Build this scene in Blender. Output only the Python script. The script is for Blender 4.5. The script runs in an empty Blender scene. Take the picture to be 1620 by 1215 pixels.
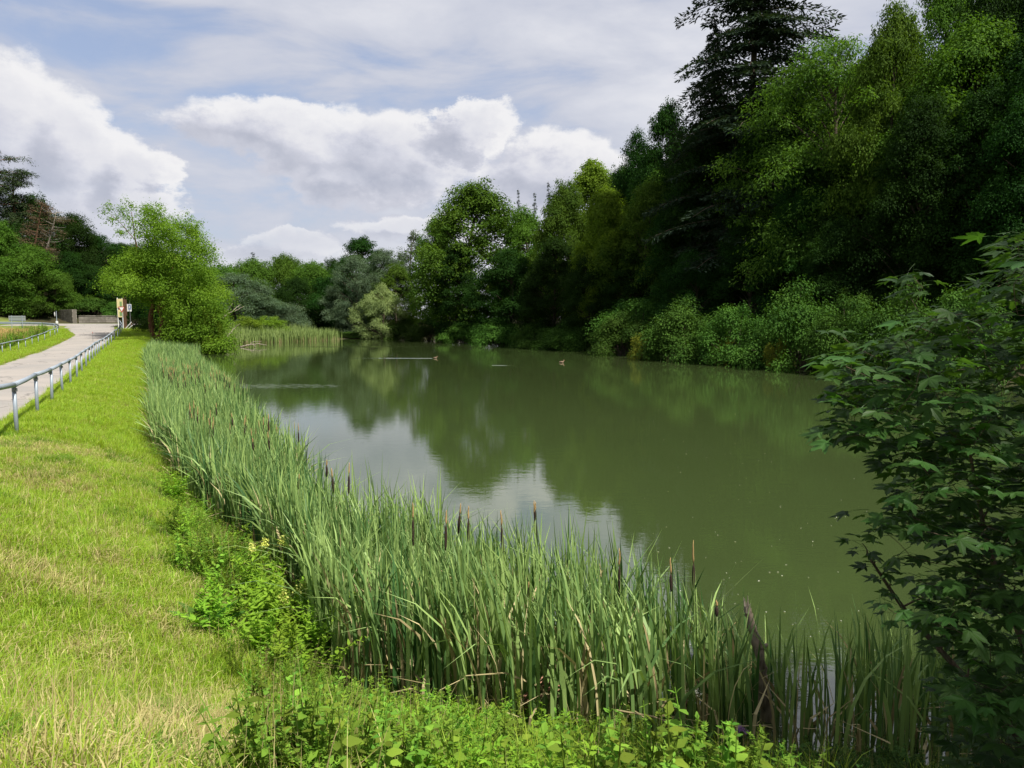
import bpy, math, random
import numpy as np
from mathutils import Vector, Matrix

R = math.radians
SC = bpy.context.scene
COL = SC.collection
rng = np.random.default_rng(7)
random.seed(7)

# ------------------------------------------------------------------ camera
EYE = 3.70                      # metres above the water (water is z = 0)
PITCH = R(4.88)
cam_d = bpy.data.cameras.new("camera")
cam = bpy.data.objects.new("camera", cam_d)
COL.objects.link(cam)
cam.location = (0, 0, EYE)
cam.rotation_euler = (R(90) - PITCH, 0, 0)
cam_d.sensor_width = 36.0
cam_d.lens = 36.0 * 1200 / 1620
cam_d.clip_start = 0.05
cam_d.clip_end = 6000
SC.camera = cam

# ------------------------------------------------------------------ light
SUN_EL = R(57)
SUN_H = Vector((0.75, -0.66, 0)).normalized()
SUN_DIR = Vector((SUN_H.x * math.cos(SUN_EL), SUN_H.y * math.cos(SUN_EL), math.sin(SUN_EL)))
sun_d = bpy.data.lights.new("sun", 'SUN')
sun_d.energy = 5.0
sun_d.angle = R(0.53)
sun_d.color = (1.0, 0.955, 0.88)
sun = bpy.data.objects.new("sun", sun_d)
COL.objects.link(sun)
sun.rotation_euler = SUN_DIR.to_track_quat('Z', 'Y').to_euler()

SC.view_settings.view_transform = 'Standard'
SC.view_settings.look = 'None'
SC.view_settings.exposure = 0.7
SC.view_settings.gamma = 1.0
SC.view_settings.use_curve_mapping = False

world = bpy.data.worlds.new("World")
SC.world = world
world.use_nodes = True


class NT:
    """small helper for node trees"""
    def __init__(self, tree):
        self.t = tree

    def n(self, typ, **kw):
        nd = self.t.nodes.new(typ)
        for k, v in kw.items():
            if k.startswith('i_'):
                key = k[2:]
                key = int(key) if key.isdigit() else key.replace('_', ' ')
                nd.inputs[key].default_value = v
            else:
                setattr(nd, k, v)
        return nd

    def l(self, a, b):
        self.t.links.new(a, b)

    def val(self, x, sock):
        if hasattr(x, 'is_output'):
            self.l(x, sock)
        else:
            sock.default_value = x

    def math(self, op, a, b=0.0, c=0.0, clamp=False):
        nd = self.n('ShaderNodeMath', operation=op, use_clamp=clamp)
        for i, x in enumerate((a, b, c)):
            self.val(x, nd.inputs[i])
        return nd.outputs[0]

    def mix(self, f, a, b, blend='MIX'):
        nd = self.n('ShaderNodeMix', data_type='RGBA', blend_type=blend)
        self.val(f, nd.inputs['Factor'])
        self.val(a if hasattr(a, 'is_output') else (*a[:3], 1), nd.inputs[6])
        self.val(b if hasattr(b, 'is_output') else (*b[:3], 1), nd.inputs[7])
        return nd.outputs[2]

    def ramp(self, f, stops, interp='LINEAR'):
        nd = self.n('ShaderNodeValToRGB')
        cr = nd.color_ramp
        cr.interpolation = interp
        while len(cr.elements) < len(stops):
            cr.elements.new(0.5)
        for e, (p, c) in zip(cr.elements, stops):
            e.position = p
            e.color = (*c[:3], 1) if not np.isscalar(c) else (c, c, c, 1)
        self.l(f, nd.inputs[0])
        return nd.outputs[0]

    def smooth(self, x, lo, hi):
        nd = self.n('ShaderNodeMapRange', interpolation_type='SMOOTHSTEP')
        self.val(x, nd.inputs[0])
        nd.inputs[1].default_value = lo
        nd.inputs[2].default_value = hi
        return nd.outputs[0]

    def noise(self, vec, scale, detail=4, rough=0.5, dist=0.0):
        nd = self.n('ShaderNodeTexNoise', i_Scale=scale, i_Detail=detail, i_Roughness=rough, i_Distortion=dist)
        if vec is not None:
            self.l(vec, nd.inputs['Vector'])
        return nd.outputs[0]


def cloud_group():
    """density of cloud over (azimuth, elevation) in degrees"""
    g = bpy.data.node_groups.new("cloud_density", 'ShaderNodeTree')
    g.interface.new_socket("Vector", in_out='INPUT', socket_type='NodeSocketVector')
    g.interface.new_socket("Cumulus", in_out='OUTPUT', socket_type='NodeSocketFloat')
    g.interface.new_socket("Veil", in_out='OUTPUT', socket_type='NodeSocketFloat')
    t = NT(g)
    gi = t.n('NodeGroupInput').outputs[0]
    go = t.n('NodeGroupOutput')
    # billow noise distorts the positions
    sc1 = t.n('ShaderNodeVectorMath', operation='MULTIPLY')
    t.l(gi, sc1.inputs[0]); sc1.inputs[1].default_value = (0.11, 0.17, 1)
    warp = t.n('ShaderNodeTexNoise', i_Scale=1.5, i_Detail=10.0, i_Roughness=0.63)
    t.l(sc1.outputs[0], warp.inputs['Vector'])
    wv = t.n('ShaderNodeVectorMath', operation='SUBTRACT')
    t.l(warp.outputs['Color'], wv.inputs[0]); wv.inputs[1].default_value = (0.5, 0.5, 0.5)
    ws = t.n('ShaderNodeVectorMath', operation='MULTIPLY')
    t.l(wv.outputs[0], ws.inputs[0]); ws.inputs[1].default_value = (8.5, 5.0, 0)
    pos = t.n('ShaderNodeVectorMath', operation='ADD')
    t.l(gi, pos.inputs[0]); t.l(ws.outputs[0], pos.inputs[1])
    sep = t.n('ShaderNodeSeparateXYZ'); t.l(pos.outputs[0], sep.inputs[0])
    az, el = sep.outputs[0], sep.outputs[1]

    def blob(a0, e0, ra, re, tilt=0.0):
        da = t.math('SUBTRACT', az, a0)
        de = t.math('SUBTRACT', el, e0)
        if tilt:
            de = t.math('ADD', de, t.math('MULTIPLY', da, tilt))
        x = t.math('DIVIDE', da, ra); y = t.math('DIVIDE', de, re)
        r2 = t.math('ADD', t.math('MULTIPLY', x, x), t.math('MULTIPLY', y, y))
        return t.math('SUBTRACT', 1.0, r2)

    def union(lst):
        o = lst[0]
        for b in lst[1:]:
            o = t.math('SMOOTH_MAX', o, b, 0.12)
        return o
    # heaped clouds: the left tower, the middle bank, small puffs and others round the sky
    cum = union([blob(-34.0, 11.8, 6.0, 4.8), blob(-29.5, 10.8, 4.2, 4.2), blob(-31.0, 7.5, 7.0, 4.0),
                 blob(-26.2, 9.0, 3.0, 3.6),
                 blob(-15.5, 12.6, 8.4, 2.5, 0.10), blob(-9.0, 11.8, 7.5, 3.5), blob(-3.5, 13.8, 4.4, 1.7, -0.05),
                 blob(-12.0, 10.4, 5.0, 2.4, 0.12), blob(4.0, 10.5, 8, 3.0), blob(-16.0, 5.0, 5, 1.2), blob(-7.0, 6.5, 5, 1.3),
                 blob(60, 14, 16, 6), blob(110, 18, 14, 8), blob(-75, 16, 15, 7), blob(-120, 14, 18, 7),
                 blob(165, 20, 20, 8), blob(30, 12, 14, 4)])
    t.l(cum, go.inputs['Cumulus'])
    # high veil of streaks
    sv = t.n('ShaderNodeVectorMath', operation='MULTIPLY')
    t.l(gi, sv.inputs[0]); sv.inputs[1].default_value = (0.045, 0.15, 1)
    rot = t.n('ShaderNodeVectorRotate', rotation_type='Z_AXIS', i_Angle=R(-9))
    t.l(sv.outputs[0], rot.inputs['Vector'])
    veil = t.noise(rot.outputs[0], 1.5, 8, 0.56, 0.35)
    sg = t.n('ShaderNodeSeparateXYZ'); t.l(gi, sg.inputs[0])
    # the veil thickens upwards and to the right of the blue lane
    lane = t.smooth(t.math('ADD', sg.outputs[1], t.math('MULTIPLY', sg.outputs[0], 0.13)), 14.0, 20.5)
    right = t.smooth(sg.outputs[0], -6.0, 9.0)
    veil = t.math('ADD', veil, t.math('MULTIPLY', t.math('MAXIMUM', lane, right), 0.19))
    low = t.smooth(sg.outputs[1], 11.0, 3.0)
    veil = t.math('ADD', veil, t.math('MULTIPLY', low, 0.24))
    t.l(veil, go.inputs['Veil'])
    return g


def build_world():
    t = NT(world.node_tree)
    world.node_tree.nodes.clear()
    out = t.n('ShaderNodeOutputWorld')
    bg = t.n('ShaderNodeBackground', i_Strength=0.11)
    sky = t.n('ShaderNodeTexSky', sky_type='NISHITA', sun_disc=False)
    sky.sun_elevation = SUN_EL
    sky.sun_rotation = math.atan2(SUN_H.x, SUN_H.y)
    sky.air_density = 1.1
    sky.dust_density = 1.4
    sky.ozone_density = 1.6
    tc = t.n('ShaderNodeTexCoord')
    sep = t.n('ShaderNodeSeparateXYZ'); t.l(tc.outputs['Generated'], sep.inputs[0])
    az = t.math('MULTIPLY', t.math('ARCTAN2', sep.outputs[0], sep.outputs[1]), 57.2958)
    el = t.math('MULTIPLY', t.math('ARCSINE', sep.outputs[2]), 57.2958)
    ael = t.math('MAXIMUM', el, 0.0)
    cmb = t.n('ShaderNodeCombineXYZ')
    t.l(az, cmb.inputs[0]); t.l(ael, cmb.inputs[1])
    g = cloud_group()
    c0 = t.n('ShaderNodeGroup'); c0.node_tree = g
    t.l(cmb.outputs[0], c0.inputs[0])
    off = t.n('ShaderNodeVectorMath', operation='ADD')
    t.l(cmb.outputs[0], off.inputs[0]); off.inputs[1].default_value = (1.5, 0.9, 0)
    c1 = t.n('ShaderNodeGroup'); c1.node_tree = g
    t.l(off.outputs[0], c1.inputs[0])
    K = 4.9                                   # radiance of a bright cloud before the strength factor
    veil_m = t.smooth(c0.outputs['Veil'], 0.385, 0.62)
    veil_m = t.math('MULTIPLY', veil_m, 0.92)
    veil_c = t.mix(t.smooth(c0.outputs['Veil'], 0.5, 0.95), (K * .66, K * .69, K * .80), (K * .95, K * .95, K * .99))
    col = t.mix(veil_m, t.mix(0.62, sky.outputs[0], (K * .44, K * .50, K * .70)), veil_c)
    soft = t.smooth(el, 4.0, 10.0)
    cm = t.math('MULTIPLY', t.smooth(c0.outputs['Cumulus'], -0.10, 0.30), t.math('ADD', .35, t.math('MULTIPLY', soft, .65)))
    # sun side of the heap is thinner towards the sun, so it is lit
    lit = t.math('SUBTRACT', c0.outputs['Cumulus'], c1.outputs['Cumulus'])
    lit = t.smooth(lit, -0.28, 0.42)
    depth = t.smooth(c0.outputs['Cumulus'], 0.2, 0.95)
    shade = t.math('SUBTRACT', lit, t.math('MULTIPLY', depth, 0.42))
    fine = t.noise(cmb.outputs[0], 0.55, 5, 0.6)
    shade = t.math('ADD', shade, t.math('MULTIPLY', t.math('SUBTRACT', fine, 0.5), 0.55))
    shade = t.math('ADD', shade, t.math('MULTIPLY', t.math('SUBTRACT', t.noise(cmb.outputs[0], 0.16, 6, 0.6), 0.5), 0.8))
    ccol = t.ramp(t.math('ADD', t.math('MULTIPLY', shade, .78), 0.30, clamp=True),
                  [(0.0, (K * .52, K * .545, K * .65)), (0.45, (K * .76, K * .77, K * .86)), (1.0, (K * 1.04, K * 1.03, K * 1.04))])
    col = t.mix(t.math('MULTIPLY', cm, 0.93), col, ccol)
    t.l(col, bg.inputs['Color'])
    t.l(bg.outputs[0], out.inputs['Surface'])


build_world()
world.cycles.sampling_method = 'MANUAL'
world.cycles.sample_map_resolution = 1024

SC.render.engine = 'CYCLES'
cy = SC.cycles
cy.max_bounces = 7
cy.diffuse_bounces = 3
cy.glossy_bounces = 3
cy.transmission_bounces = 4
cy.transparent_max_bounces = 4
cy.use_adaptive_sampling = True
cy.adaptive_threshold = 0.012
cy.use_denoising = True
cy.caustics_reflective = False
cy.caustics_refractive = False
cy.sample_clamp_indirect = 6.0


# ------------------------------------------------------------------ helpers
def ray(px, py):
    """world direction of a photograph pixel, scaled so that its y is 1"""
    u, v = (px - 810) / 1200.0, (py - 607.5) / 1200.0
    c, s = math.cos(PITCH), math.sin(PITCH)
    d = np.array([u, c - v * s, -s - v * c])
    return d / d[1]


def at(px, py, Y):
    d = ray(px, py)
    return np.array([0, 0, EYE]) + d * Y


def tag(o, label=None, cat=None, group=None, kind=None):
    if label: o['label'] = label
    if cat: o['category'] = cat
    if group: o['group'] = group
    if kind: o['kind'] = kind
    return o


def empty(name, loc=(0, 0, 0), rz=0.0, sc=(1, 1, 1)):
    o = bpy.data.objects.new(name, None)
    o.empty_display_size = 0.2
    COL.objects.link(o)
    o.location = loc
    o.rotation_euler = (0, 0, rz)
    o.scale = sc
    return o


def link(name, me, parent=None, mat=None):
    if mat is not None and not me.materials:
        for m in (mat if isinstance(mat, (list, tuple)) else [mat]):
            me.materials.append(m)
    o = bpy.data.objects.new(name, me)
    COL.objects.link(o)
    if parent is not None:
        o.parent = parent
    return o


class MB:
    def __init__(self):
        self.V, self.Q, self.T, self.A, self.mq, self.mt = [], [], [], [], [], []
        self.n = 0

    def add(self, V, quads=None, tris=None, var=0.5, mi=0):
        V = np.asarray(V, dtype=np.float32).reshape(-1, 3)
        self.V.append(V)
        a = np.empty(len(V), dtype=np.float32); a[:] = var
        self.A.append(a)
        if quads is not None and len(quads):
            q = np.asarray(quads, dtype=np.int32).reshape(-1, 4) + self.n
            self.Q.append(q); self.mq.append(np.full(len(q), mi, np.int32))
        if tris is not None and len(tris):
            q = np.asarray(tris, dtype=np.int32).reshape(-1, 3) + self.n
            self.T.append(q); self.mt.append(np.full(len(q), mi, np.int32))
        self.n += len(V)

    def mesh(self, name, mats=(), smooth=False):
        me = bpy.data.meshes.new(name)
        V = np.concatenate(self.V)
        Q = np.concatenate(self.Q) if self.Q else np.zeros((0, 4), np.int32)
        T = np.concatenate(self.T) if self.T else np.zeros((0, 3), np.int32)
        mi = np.concatenate(self.mq + self.mt) if (self.mq or self.mt) else np.zeros(0, np.int32)
        me.vertices.add(len(V)); me.vertices.foreach_set('co', V.ravel())
        nl = Q.size + T.size
        me.loops.add(nl)
        me.loops.foreach_set('vertex_index', np.concatenate([Q.ravel(), T.ravel()]).astype(np.int32))
        npoly = len(Q) + len(T)
        me.polygons.add(npoly)
        st = np.concatenate([np.arange(len(Q)) * 4, Q.size + np.arange(len(T)) * 3]).astype(np.int32)
        me.polygons.foreach_set('loop_start', st)
        me.polygons.foreach_set('material_index', mi)
        me.polygons.foreach_set('use_smooth', np.full(npoly, smooth, dtype=bool))
        at_ = me.attributes.new('var', 'FLOAT', 'POINT')
        at_.data.foreach_set('value', np.concatenate(self.A))
        for m in mats:
            me.materials.append(m)
        me.update(calc_edges=True)
        return me

    def tube(self, P, Rr, sides=8, var=0.5, mi=0, cap=True):
        P = np.asarray(P, float); n = len(P)
        Rr = np.broadcast_to(np.asarray(Rr, float), (n,))
        T = np.gradient(P, axis=0)
        T /= np.linalg.norm(T, axis=1)[:, None] + 1e-9
        ref = np.array([0.0, 0, 1]) if abs(T[0, 2]) < 0.9 else np.array([1.0, 0, 0])
        V = []
        u = np.cross(T[0], ref); u /= np.linalg.norm(u)
        an = np.linspace(0, 2 * np.pi, sides, endpoint=False)
        for i in range(n):
            u = u - T[i] * np.dot(u, T[i]); u /= np.linalg.norm(u) + 1e-9
            w = np.cross(T[i], u)
            V.append(P[i] + Rr[i] * (np.cos(an)[:, None] * u + np.sin(an)[:, None] * w))
        V = np.concatenate(V)
        q = []
        for i in range(n - 1):
            for k in range(sides):
                a = i * sides + k; b = i * sides + (k + 1) % sides
                q.append((a, b, b + sides, a + sides))
        t = []
        if cap:
            V = np.vstack([V, P[0], P[-1]])
            for k in range(sides):
                t.append((n * sides, (k + 1) % sides, k))
                t.append((n * sides + 1, (n - 1) * sides + k, (n - 1) * sides + (k + 1) % sides))
        self.add(V, q, t, var, mi)

    def box(self, c, s, var=0.5, mi=0, rz=0.0, bevel=0.0):
        c = np.asarray(c, float); hx, hy, hz = np.asarray(s, float) / 2
        b = bevel
        V = []
        for z, k in ((-hz, b), (-hz + b, 0), (hz - b, 0), (hz, b)) if b else ((-hz, 0), (hz, 0)):
            for sx, sy in ((-1, -1), (1, -1), (1, 1), (-1, 1)):
                V.append((sx * (hx - k), sy * (hy - k), z))
        V = np.array(V)
        n = len(V) // 4
        q = [(3, 2, 1, 0), tuple(4 * (n - 1) + i for i in range(4))]
        for i in range(n - 1):
            for k in range(4):
                a = 4 * i + k; bb = 4 * i + (k + 1) % 4
                q.append((a, bb, bb + 4, a + 4))
        cr, sr = math.cos(rz), math.sin(rz)
        V = np.stack([V[:, 0] * cr - V[:, 1] * sr, V[:, 0] * sr + V[:, 1] * cr, V[:, 2]], 1) + c
        self.add(V, q, None, var, mi)

    def leaves(self, C, N, D, L, W, var, mi=0, cup=0.12):
        """kite shaped leaves: base C, normal N, direction D"""
        N = N / (np.linalg.norm(N, axis=1)[:, None] + 1e-9)
        D = D - N * np.sum(D * N, 1)[:, None]
        D = D / (np.linalg.norm(D, axis=1)[:, None] + 1e-9)
        S = np.cross(N, D)
        L = np.broadcast_to(L, (len(C),))[:, None]; W = np.broadcast_to(W, (len(C),))[:, None]
        V = np.empty((len(C), 4, 3), np.float32)
        V[:, 0] = C
        V[:, 1] = C + D * L * 0.45 + S * W * 0.5 + N * W * cup
        V[:, 2] = C + D * L
        V[:, 3] = C + D * L * 0.45 - S * W * 0.5 + N * W * cup
        q = np.arange(len(C) * 4).reshape(-1, 4)
        self.add(V.reshape(-1, 3), q, None, np.repeat(np.broadcast_to(var, (len(C),)), 4), mi)

    def blades(self, B, H, W, az, bend, var, segs=3, mi=0, twist=None):
        """grass or reed blades standing on B"""
        n = len(B)
        H = np.broadcast_to(H, (n,)); W = np.broadcast_to(W, (n,)); bend = np.broadcast_to(bend, (n,))
        d = np.stack([np.cos(az), np.sin(az), np.zeros(n)], 1)
        tw = az + np.pi / 2 if twist is None else twist
        s = np.stack([np.cos(tw), np.sin(tw), np.zeros(n)], 1)
        m = segs * 2 + 1
        V = np.empty((n, m, 3), np.float32)
        for i in range(segs + 1):
            t = i / segs
            ang = bend * t ** 1.6
            z = H * t * (1 - 0.30 * np.minimum(ang, 2.0) * t)
            out = H * np.sin(np.minimum(ang, 1.5)) * t * 0.8
            c = B + d * out[:, None] + np.array([0, 0, 1.0]) * z[:, None]
            w = (W * (1 - t ** 2.2) * 0.5 * (0.75 + 0.5 * t))[:, None]
            if i < segs:
                V[:, 2 * i] = c - s * w; V[:, 2 * i + 1] = c + s * w
            else:
                V[:, 2 * i] = c
        base = (np.arange(n) * m)[:, None]
        q = [base + np.array([2 * i, 2 * i + 1, 2 * i + 3, 2 * i + 2]) for i in range(segs - 1)]
        tr = base + np.array([2 * segs - 2, 2 * segs - 1, 2 * segs])
        q = np.concatenate(q) if q else None
        self.add(V.reshape(-1, 3), q, tr, np.repeat(np.broadcast_to(var, (n,)), m), mi)


# ------------------------------------------------------------------ materials
def new_mat(name):
    m = bpy.data.materials.new(name)
    m.use_nodes = True
    m.node_tree.nodes.clear()
    t = NT(m.node_tree)
    t.out = t.n('ShaderNodeOutputMaterial')
    return m, t


def principled(t, **kw):
    p = t.n('ShaderNodeBsdfPrincipled')
    for k, v in kw.items():
        t.val(v if hasattr(v, 'is_output') or np.isscalar(v) else (*v[:3], 1), p.inputs[k.replace('_', ' ')])
    return p


def leaf_mat(name, lo, hi, trans=0.34, rough=0.7, spec=0.05, hue=0.03, tint=(1.5, 1.55, 0.55), vary=0.35):
    """leaf colour runs from lo to hi over the attribute var; a little differs from plant to plant"""
    m, t = new_mat(name)
    a = t.n('ShaderNodeAttribute', attribute_name='var')
    col = t.mix(a.outputs['Fac'], lo, hi)
    oi = t.n('ShaderNodeObjectInfo')
    hs = t.n('ShaderNodeHueSaturation')
    t.l(col, hs.inputs['Color'])
    r = t.math('SUBTRACT', oi.outputs['Random'], 0.5)
    t.l(t.math('ADD', 0.5, t.math('MULTIPLY', r, hue)), hs.inputs['Hue'])
    t.l(t.math('ADD', 1.0, t.math('MULTIPLY', r, vary)), hs.inputs['Value'])
    col = hs.outputs[0]
    p = principled(t, Base_Color=col, Roughness=rough, Specular_IOR_Level=spec)
    tr = t.n('ShaderNodeBsdfTranslucent')
    t.l(t.mix(1.0, col, tint, 'MULTIPLY'), tr.inputs['Color'])
    mx = t.n('ShaderNodeMixShader', i_0=trans)
    t.l(p.outputs[0], mx.inputs[1]); t.l(tr.outputs[0], mx.inputs[2])
    t.l(mx.outputs[0], t.out.inputs[0])
    return m


def bark_mat(name, c1, c2, scale=6.0):
    m, t = new_mat(name)
    tc = t.n('ShaderNodeTexCoord')
    mp = t.n('ShaderNodeMapping'); mp.inputs['Scale'].default_value = (1, 1, 0.25)
    t.l(tc.outputs['Object'], mp.inputs[0])
    nz = t.noise(mp.outputs[0], scale, 6, 0.65)
    col = t.ramp(nz, [(0.3, c1), (0.7, c2)])
    p = principled(t, Base_Color=col, Roughness=0.9, Specular_IOR_Level=0.15)
    b = t.n('ShaderNodeBump', i_Strength=0.7, i_Distance=0.03)
    t.l(nz, b.inputs['Height']); t.l(b.outputs[0], p.inputs['Normal'])
    t.l(p.outputs[0], t.out.inputs[0])
    return m


def plain_mat(name, col, rough=0.5, metal=0.0, noise=0.12, scale=12.0, bump=0.0, spec=0.4):
    m, t = new_mat(name)
    tc = t.n('ShaderNodeTexCoord')
    nz = t.noise(tc.outputs['Object'], scale, 5, 0.6)
    c = t.mix(nz, [x * (1 - noise) for x in col], [min(1, x * (1 + noise)) for x in col])
    p = principled(t, Base_Color=c, Roughness=rough, Metallic=metal, Specular_IOR_Level=spec)
    if bump:
        b = t.n('ShaderNodeBump', i_Strength=bump, i_Distance=0.02)
        t.l(nz, b.inputs['Height']); t.l(b.outputs[0], p.inputs['Normal'])
    t.l(p.outputs[0], t.out.inputs[0])
    return m


M = {}
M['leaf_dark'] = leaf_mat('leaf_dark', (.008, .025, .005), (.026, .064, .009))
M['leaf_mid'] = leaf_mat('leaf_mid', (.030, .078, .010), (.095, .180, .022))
M['leaf_light'] = leaf_mat('leaf_light', (.068, .135, .012), (.165, .260, .026), trans=.40)
M['leaf_ash'] = leaf_mat('leaf_ash', (.045, .092, .014), (.100, .165, .024), trans=.42)
M['leaf_silver'] = leaf_mat('leaf_silver', (.045, .080, .042), (.110, .155, .085), trans=.25)
M['leaf_pale'] = leaf_mat('leaf_pale', (.110, .150, .055), (.250, .290, .110), trans=.28)
M['leaf_spruce'] = leaf_mat('leaf_spruce', (.014, .030, .018), (.042, .065, .036), trans=.12)
M['leaf_pine'] = leaf_mat('leaf_pine', (.020, .040, .018), (.050, .075, .028), trans=.12)
M['leaf_dead'] = leaf_mat('leaf_dead', (.050, .034, .022), (.120, .085, .050), trans=.15)
M['leaf_bush'] = leaf_mat('leaf_bush', (.022, .058, .009), (.070, .135, .020), trans=.25, vary=.8)
M['leaf_yellow'] = leaf_mat('leaf_yellow', (.10, .13, .02), (.22, .24, .03), trans=.35)
M['maple'] = leaf_mat('maple', (.022, .062, .016), (.075, .170, .028), trans=.40, rough=.5, spec=.22, hue=.02, vary=.55)
M['reed'] = leaf_mat('reed', (.036, .086, .022), (.250, .330, .100), trans=.18, rough=.5, spec=.25, tint=(1.3, 1.4, .6))
M['reed_dry'] = leaf_mat('reed_dry', (.20, .15, .075), (.42, .34, .19), trans=.2, rough=.7, tint=(1.2, 1.1, .8))
M['grass'] = leaf_mat('grass', (.165, .265, .022), (.340, .450, .045), trans=.44, rough=.5, spec=.2)
M['grass_deep'] = leaf_mat('grass_deep', (.075, .155, .020), (.190, .300, .036), trans=.40)
M['grass_dry'] = leaf_mat('grass_dry', (.28, .235, .085), (.50, .44, .20), trans=.3, rough=.8, spec=.1, tint=(1.2, 1.1, .8))
M['grass_orange'] = leaf_mat('grass_orange', (.36, .24, .08), (.52, .39, .17), trans=.25, rough=.8, spec=.1, tint=(1.2, 1.0, .7))
M['weed'] = leaf_mat('weed', (.085, .170, .022), (.220, .330, .040), trans=.40, vary=.9, hue=.05)
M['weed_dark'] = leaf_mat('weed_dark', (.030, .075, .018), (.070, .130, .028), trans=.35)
M['goldenrod'] = leaf_mat('goldenrod', (.130, .250, .022), (.250, .400, .040), trans=.42)
M['dock'] = leaf_mat('dock', (.045, .110, .020), (.090, .180, .028), trans=.35, rough=.4)
M['petal_yellow'] = leaf_mat('petal_yellow', (.52, .56, .10), (.70, .72, .22), trans=.3, tint=(1.1, 1.1, .8), hue=0)
M['petal_purple'] = leaf_mat('petal_purple', (.22, .12, .32), (.38, .22, .48), trans=.3)
M['petal_white'] = leaf_mat('petal_white', (.5, .5, .42), (.72, .72, .66), trans=.3)
M['cattail'] = plain_mat('cattail_brown', (.028, .016, .009), .95, noise=.35, scale=120, bump=.5)
M['spike'] = plain_mat('cattail_spike', (.34, .22, .09), .9, noise=.35, scale=160, bump=.4)
M['bark'] = bark_mat('bark', (.035, .026, .019), (.115, .090, .065))
M['bark_pine'] = bark_mat('bark_pine', (.10, .055, .030), (.26, .155, .095))
M['bark_grey'] = bark_mat('bark_grey', (.16, .14, .115), (.34, .30, .25))
M['bark_red'] = bark_mat('bark_red', (.055, .026, .014), (.17, .080, .040))
M['deadwood'] = bark_mat('deadwood', (.20, .165, .125), (.42, .36, .29), 10)
M['steel'] = plain_mat('galvanised_steel', (.30, .345, .39), .55, .35, .14, 25)
M['steel_dark'] = plain_mat('weathered_steel', (.14, .15, .155), .5, .5, .25, 8)
M['sign_white'] = plain_mat('sign_white', (.72, .72, .69), .45, 0, .08, 4)
M['sign_red'] = plain_mat('sign_red', (.40, .045, .030), .45, 0, .1, 4)
M['sign_cream'] = plain_mat('sign_cream', (.60, .52, .26), .5, 0, .35, 3.0)
M['sign_green'] = plain_mat('sign_green', (.16, .26, .09), .5, 0, .4, 5.0)
M['sign_blue'] = plain_mat('sign_blue', (.10, .16, .34), .45, 0, .15, 6)
M['sign_grey'] = plain_mat('sign_grey', (.30, .31, .31), .5, .3, .12, 3)
M['wood'] = bark_mat('weathered_wood', (.060, .034, .020), (.15, .090, .055), 12)
M['duck'] = plain_mat('duck_plumage', (.20, .135, .085), .8, 0, .45, 14)
M['duck_bill'] = plain_mat('duck_bill', (.45, .25, .06), .5, 0, .1, 14)
M['wall_cream'] = plain_mat('wall_cream', (.62, .58, .50), .85, 0, .08, 2)
M['wall_ochre'] = plain_mat('wall_ochre', (.62, .40, .14), .85, 0, .08, 2)
M['roof'] = plain_mat('roof_tile', (.26, .10, .06), .85, 0, .25, 4)
M['glass'] = plain_mat('window_glass', (.03, .035, .04), .08, 0, .05, 3, spec=.6)


def stone_mat():
    m, t = new_mat('stone')
    tc = t.n('ShaderNodeTexCoord')
    a = t.n('ShaderNodeAttribute', attribute_name='var')
    nz = t.noise(tc.outputs['Object'], 3.0, 7, .65)
    c = t.mix(a.outputs['Fac'], (.13, .115, .095), (.28, .25, .21))
    c = t.mix(t.smooth(nz, .4, .75), c, (.13, .125, .095))
    p = principled(t, Base_Color=c, Roughness=.95, Specular_IOR_Level=.15)
    b = t.n('ShaderNodeBump', i_Strength=.6, i_Distance=.04)
    t.l(nz, b.inputs['Height']); t.l(b.outputs[0], p.inputs['Normal'])
    t.l(p.outputs[0], t.out.inputs[0])
    return m


def asphalt_mat():
    m, t = new_mat('asphalt')
    tc = t.n('ShaderNodeTexCoord')
    v = tc.outputs['Object']
    big = t.noise(v, .22, 5, .6)
    fine = t.noise(v, 40, 3, .7)
    mid = t.noise(v, 2.3, 5, .6)
    c = t.mix(t.smooth(big, .35, .7), (.33, .295, .26), (.25, .235, .215))
    c = t.mix(t.math('MULTIPLY', t.smooth(mid, .5, .75), .45), c, (.31, .275, .235))
    c = t.mix(t.math('MULTIPLY', fine, .35), c, (.12, .115, .11))
    # dark repaired seams and cracks
    vo = t.n('ShaderNodeTexVoronoi', feature='DISTANCE_TO_EDGE', i_Scale=.28, i_Randomness=1.0)
    dv = t.n('ShaderNodeVectorMath', operation='ADD')
    nzv = t.n('ShaderNodeTexNoise', i_Scale=.8, i_Detail=4.0)
    t.l(v, nzv.inputs['Vector']); t.l(v, dv.inputs[0]); t.l(nzv.outputs['Color'], dv.inputs[1])
    t.l(dv.outputs[0], vo.inputs['Vector'])
    crack = t.smooth(vo.outputs['Distance'], .012, .004)
    c = t.mix(t.math('MULTIPLY', crack, .6), c, (.07, .065, .06))
    p = principled(t, Base_Color=c, Roughness=.9, Specular_IOR_Level=.25)
    b = t.n('ShaderNodeBump', i_Strength=.4, i_Distance=.01)
    t.l(fine, b.inputs['Height']); t.l(b.outputs[0], p.inputs['Normal'])
    t.l(p.outputs[0], t.out.inputs[0])
    return m


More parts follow.
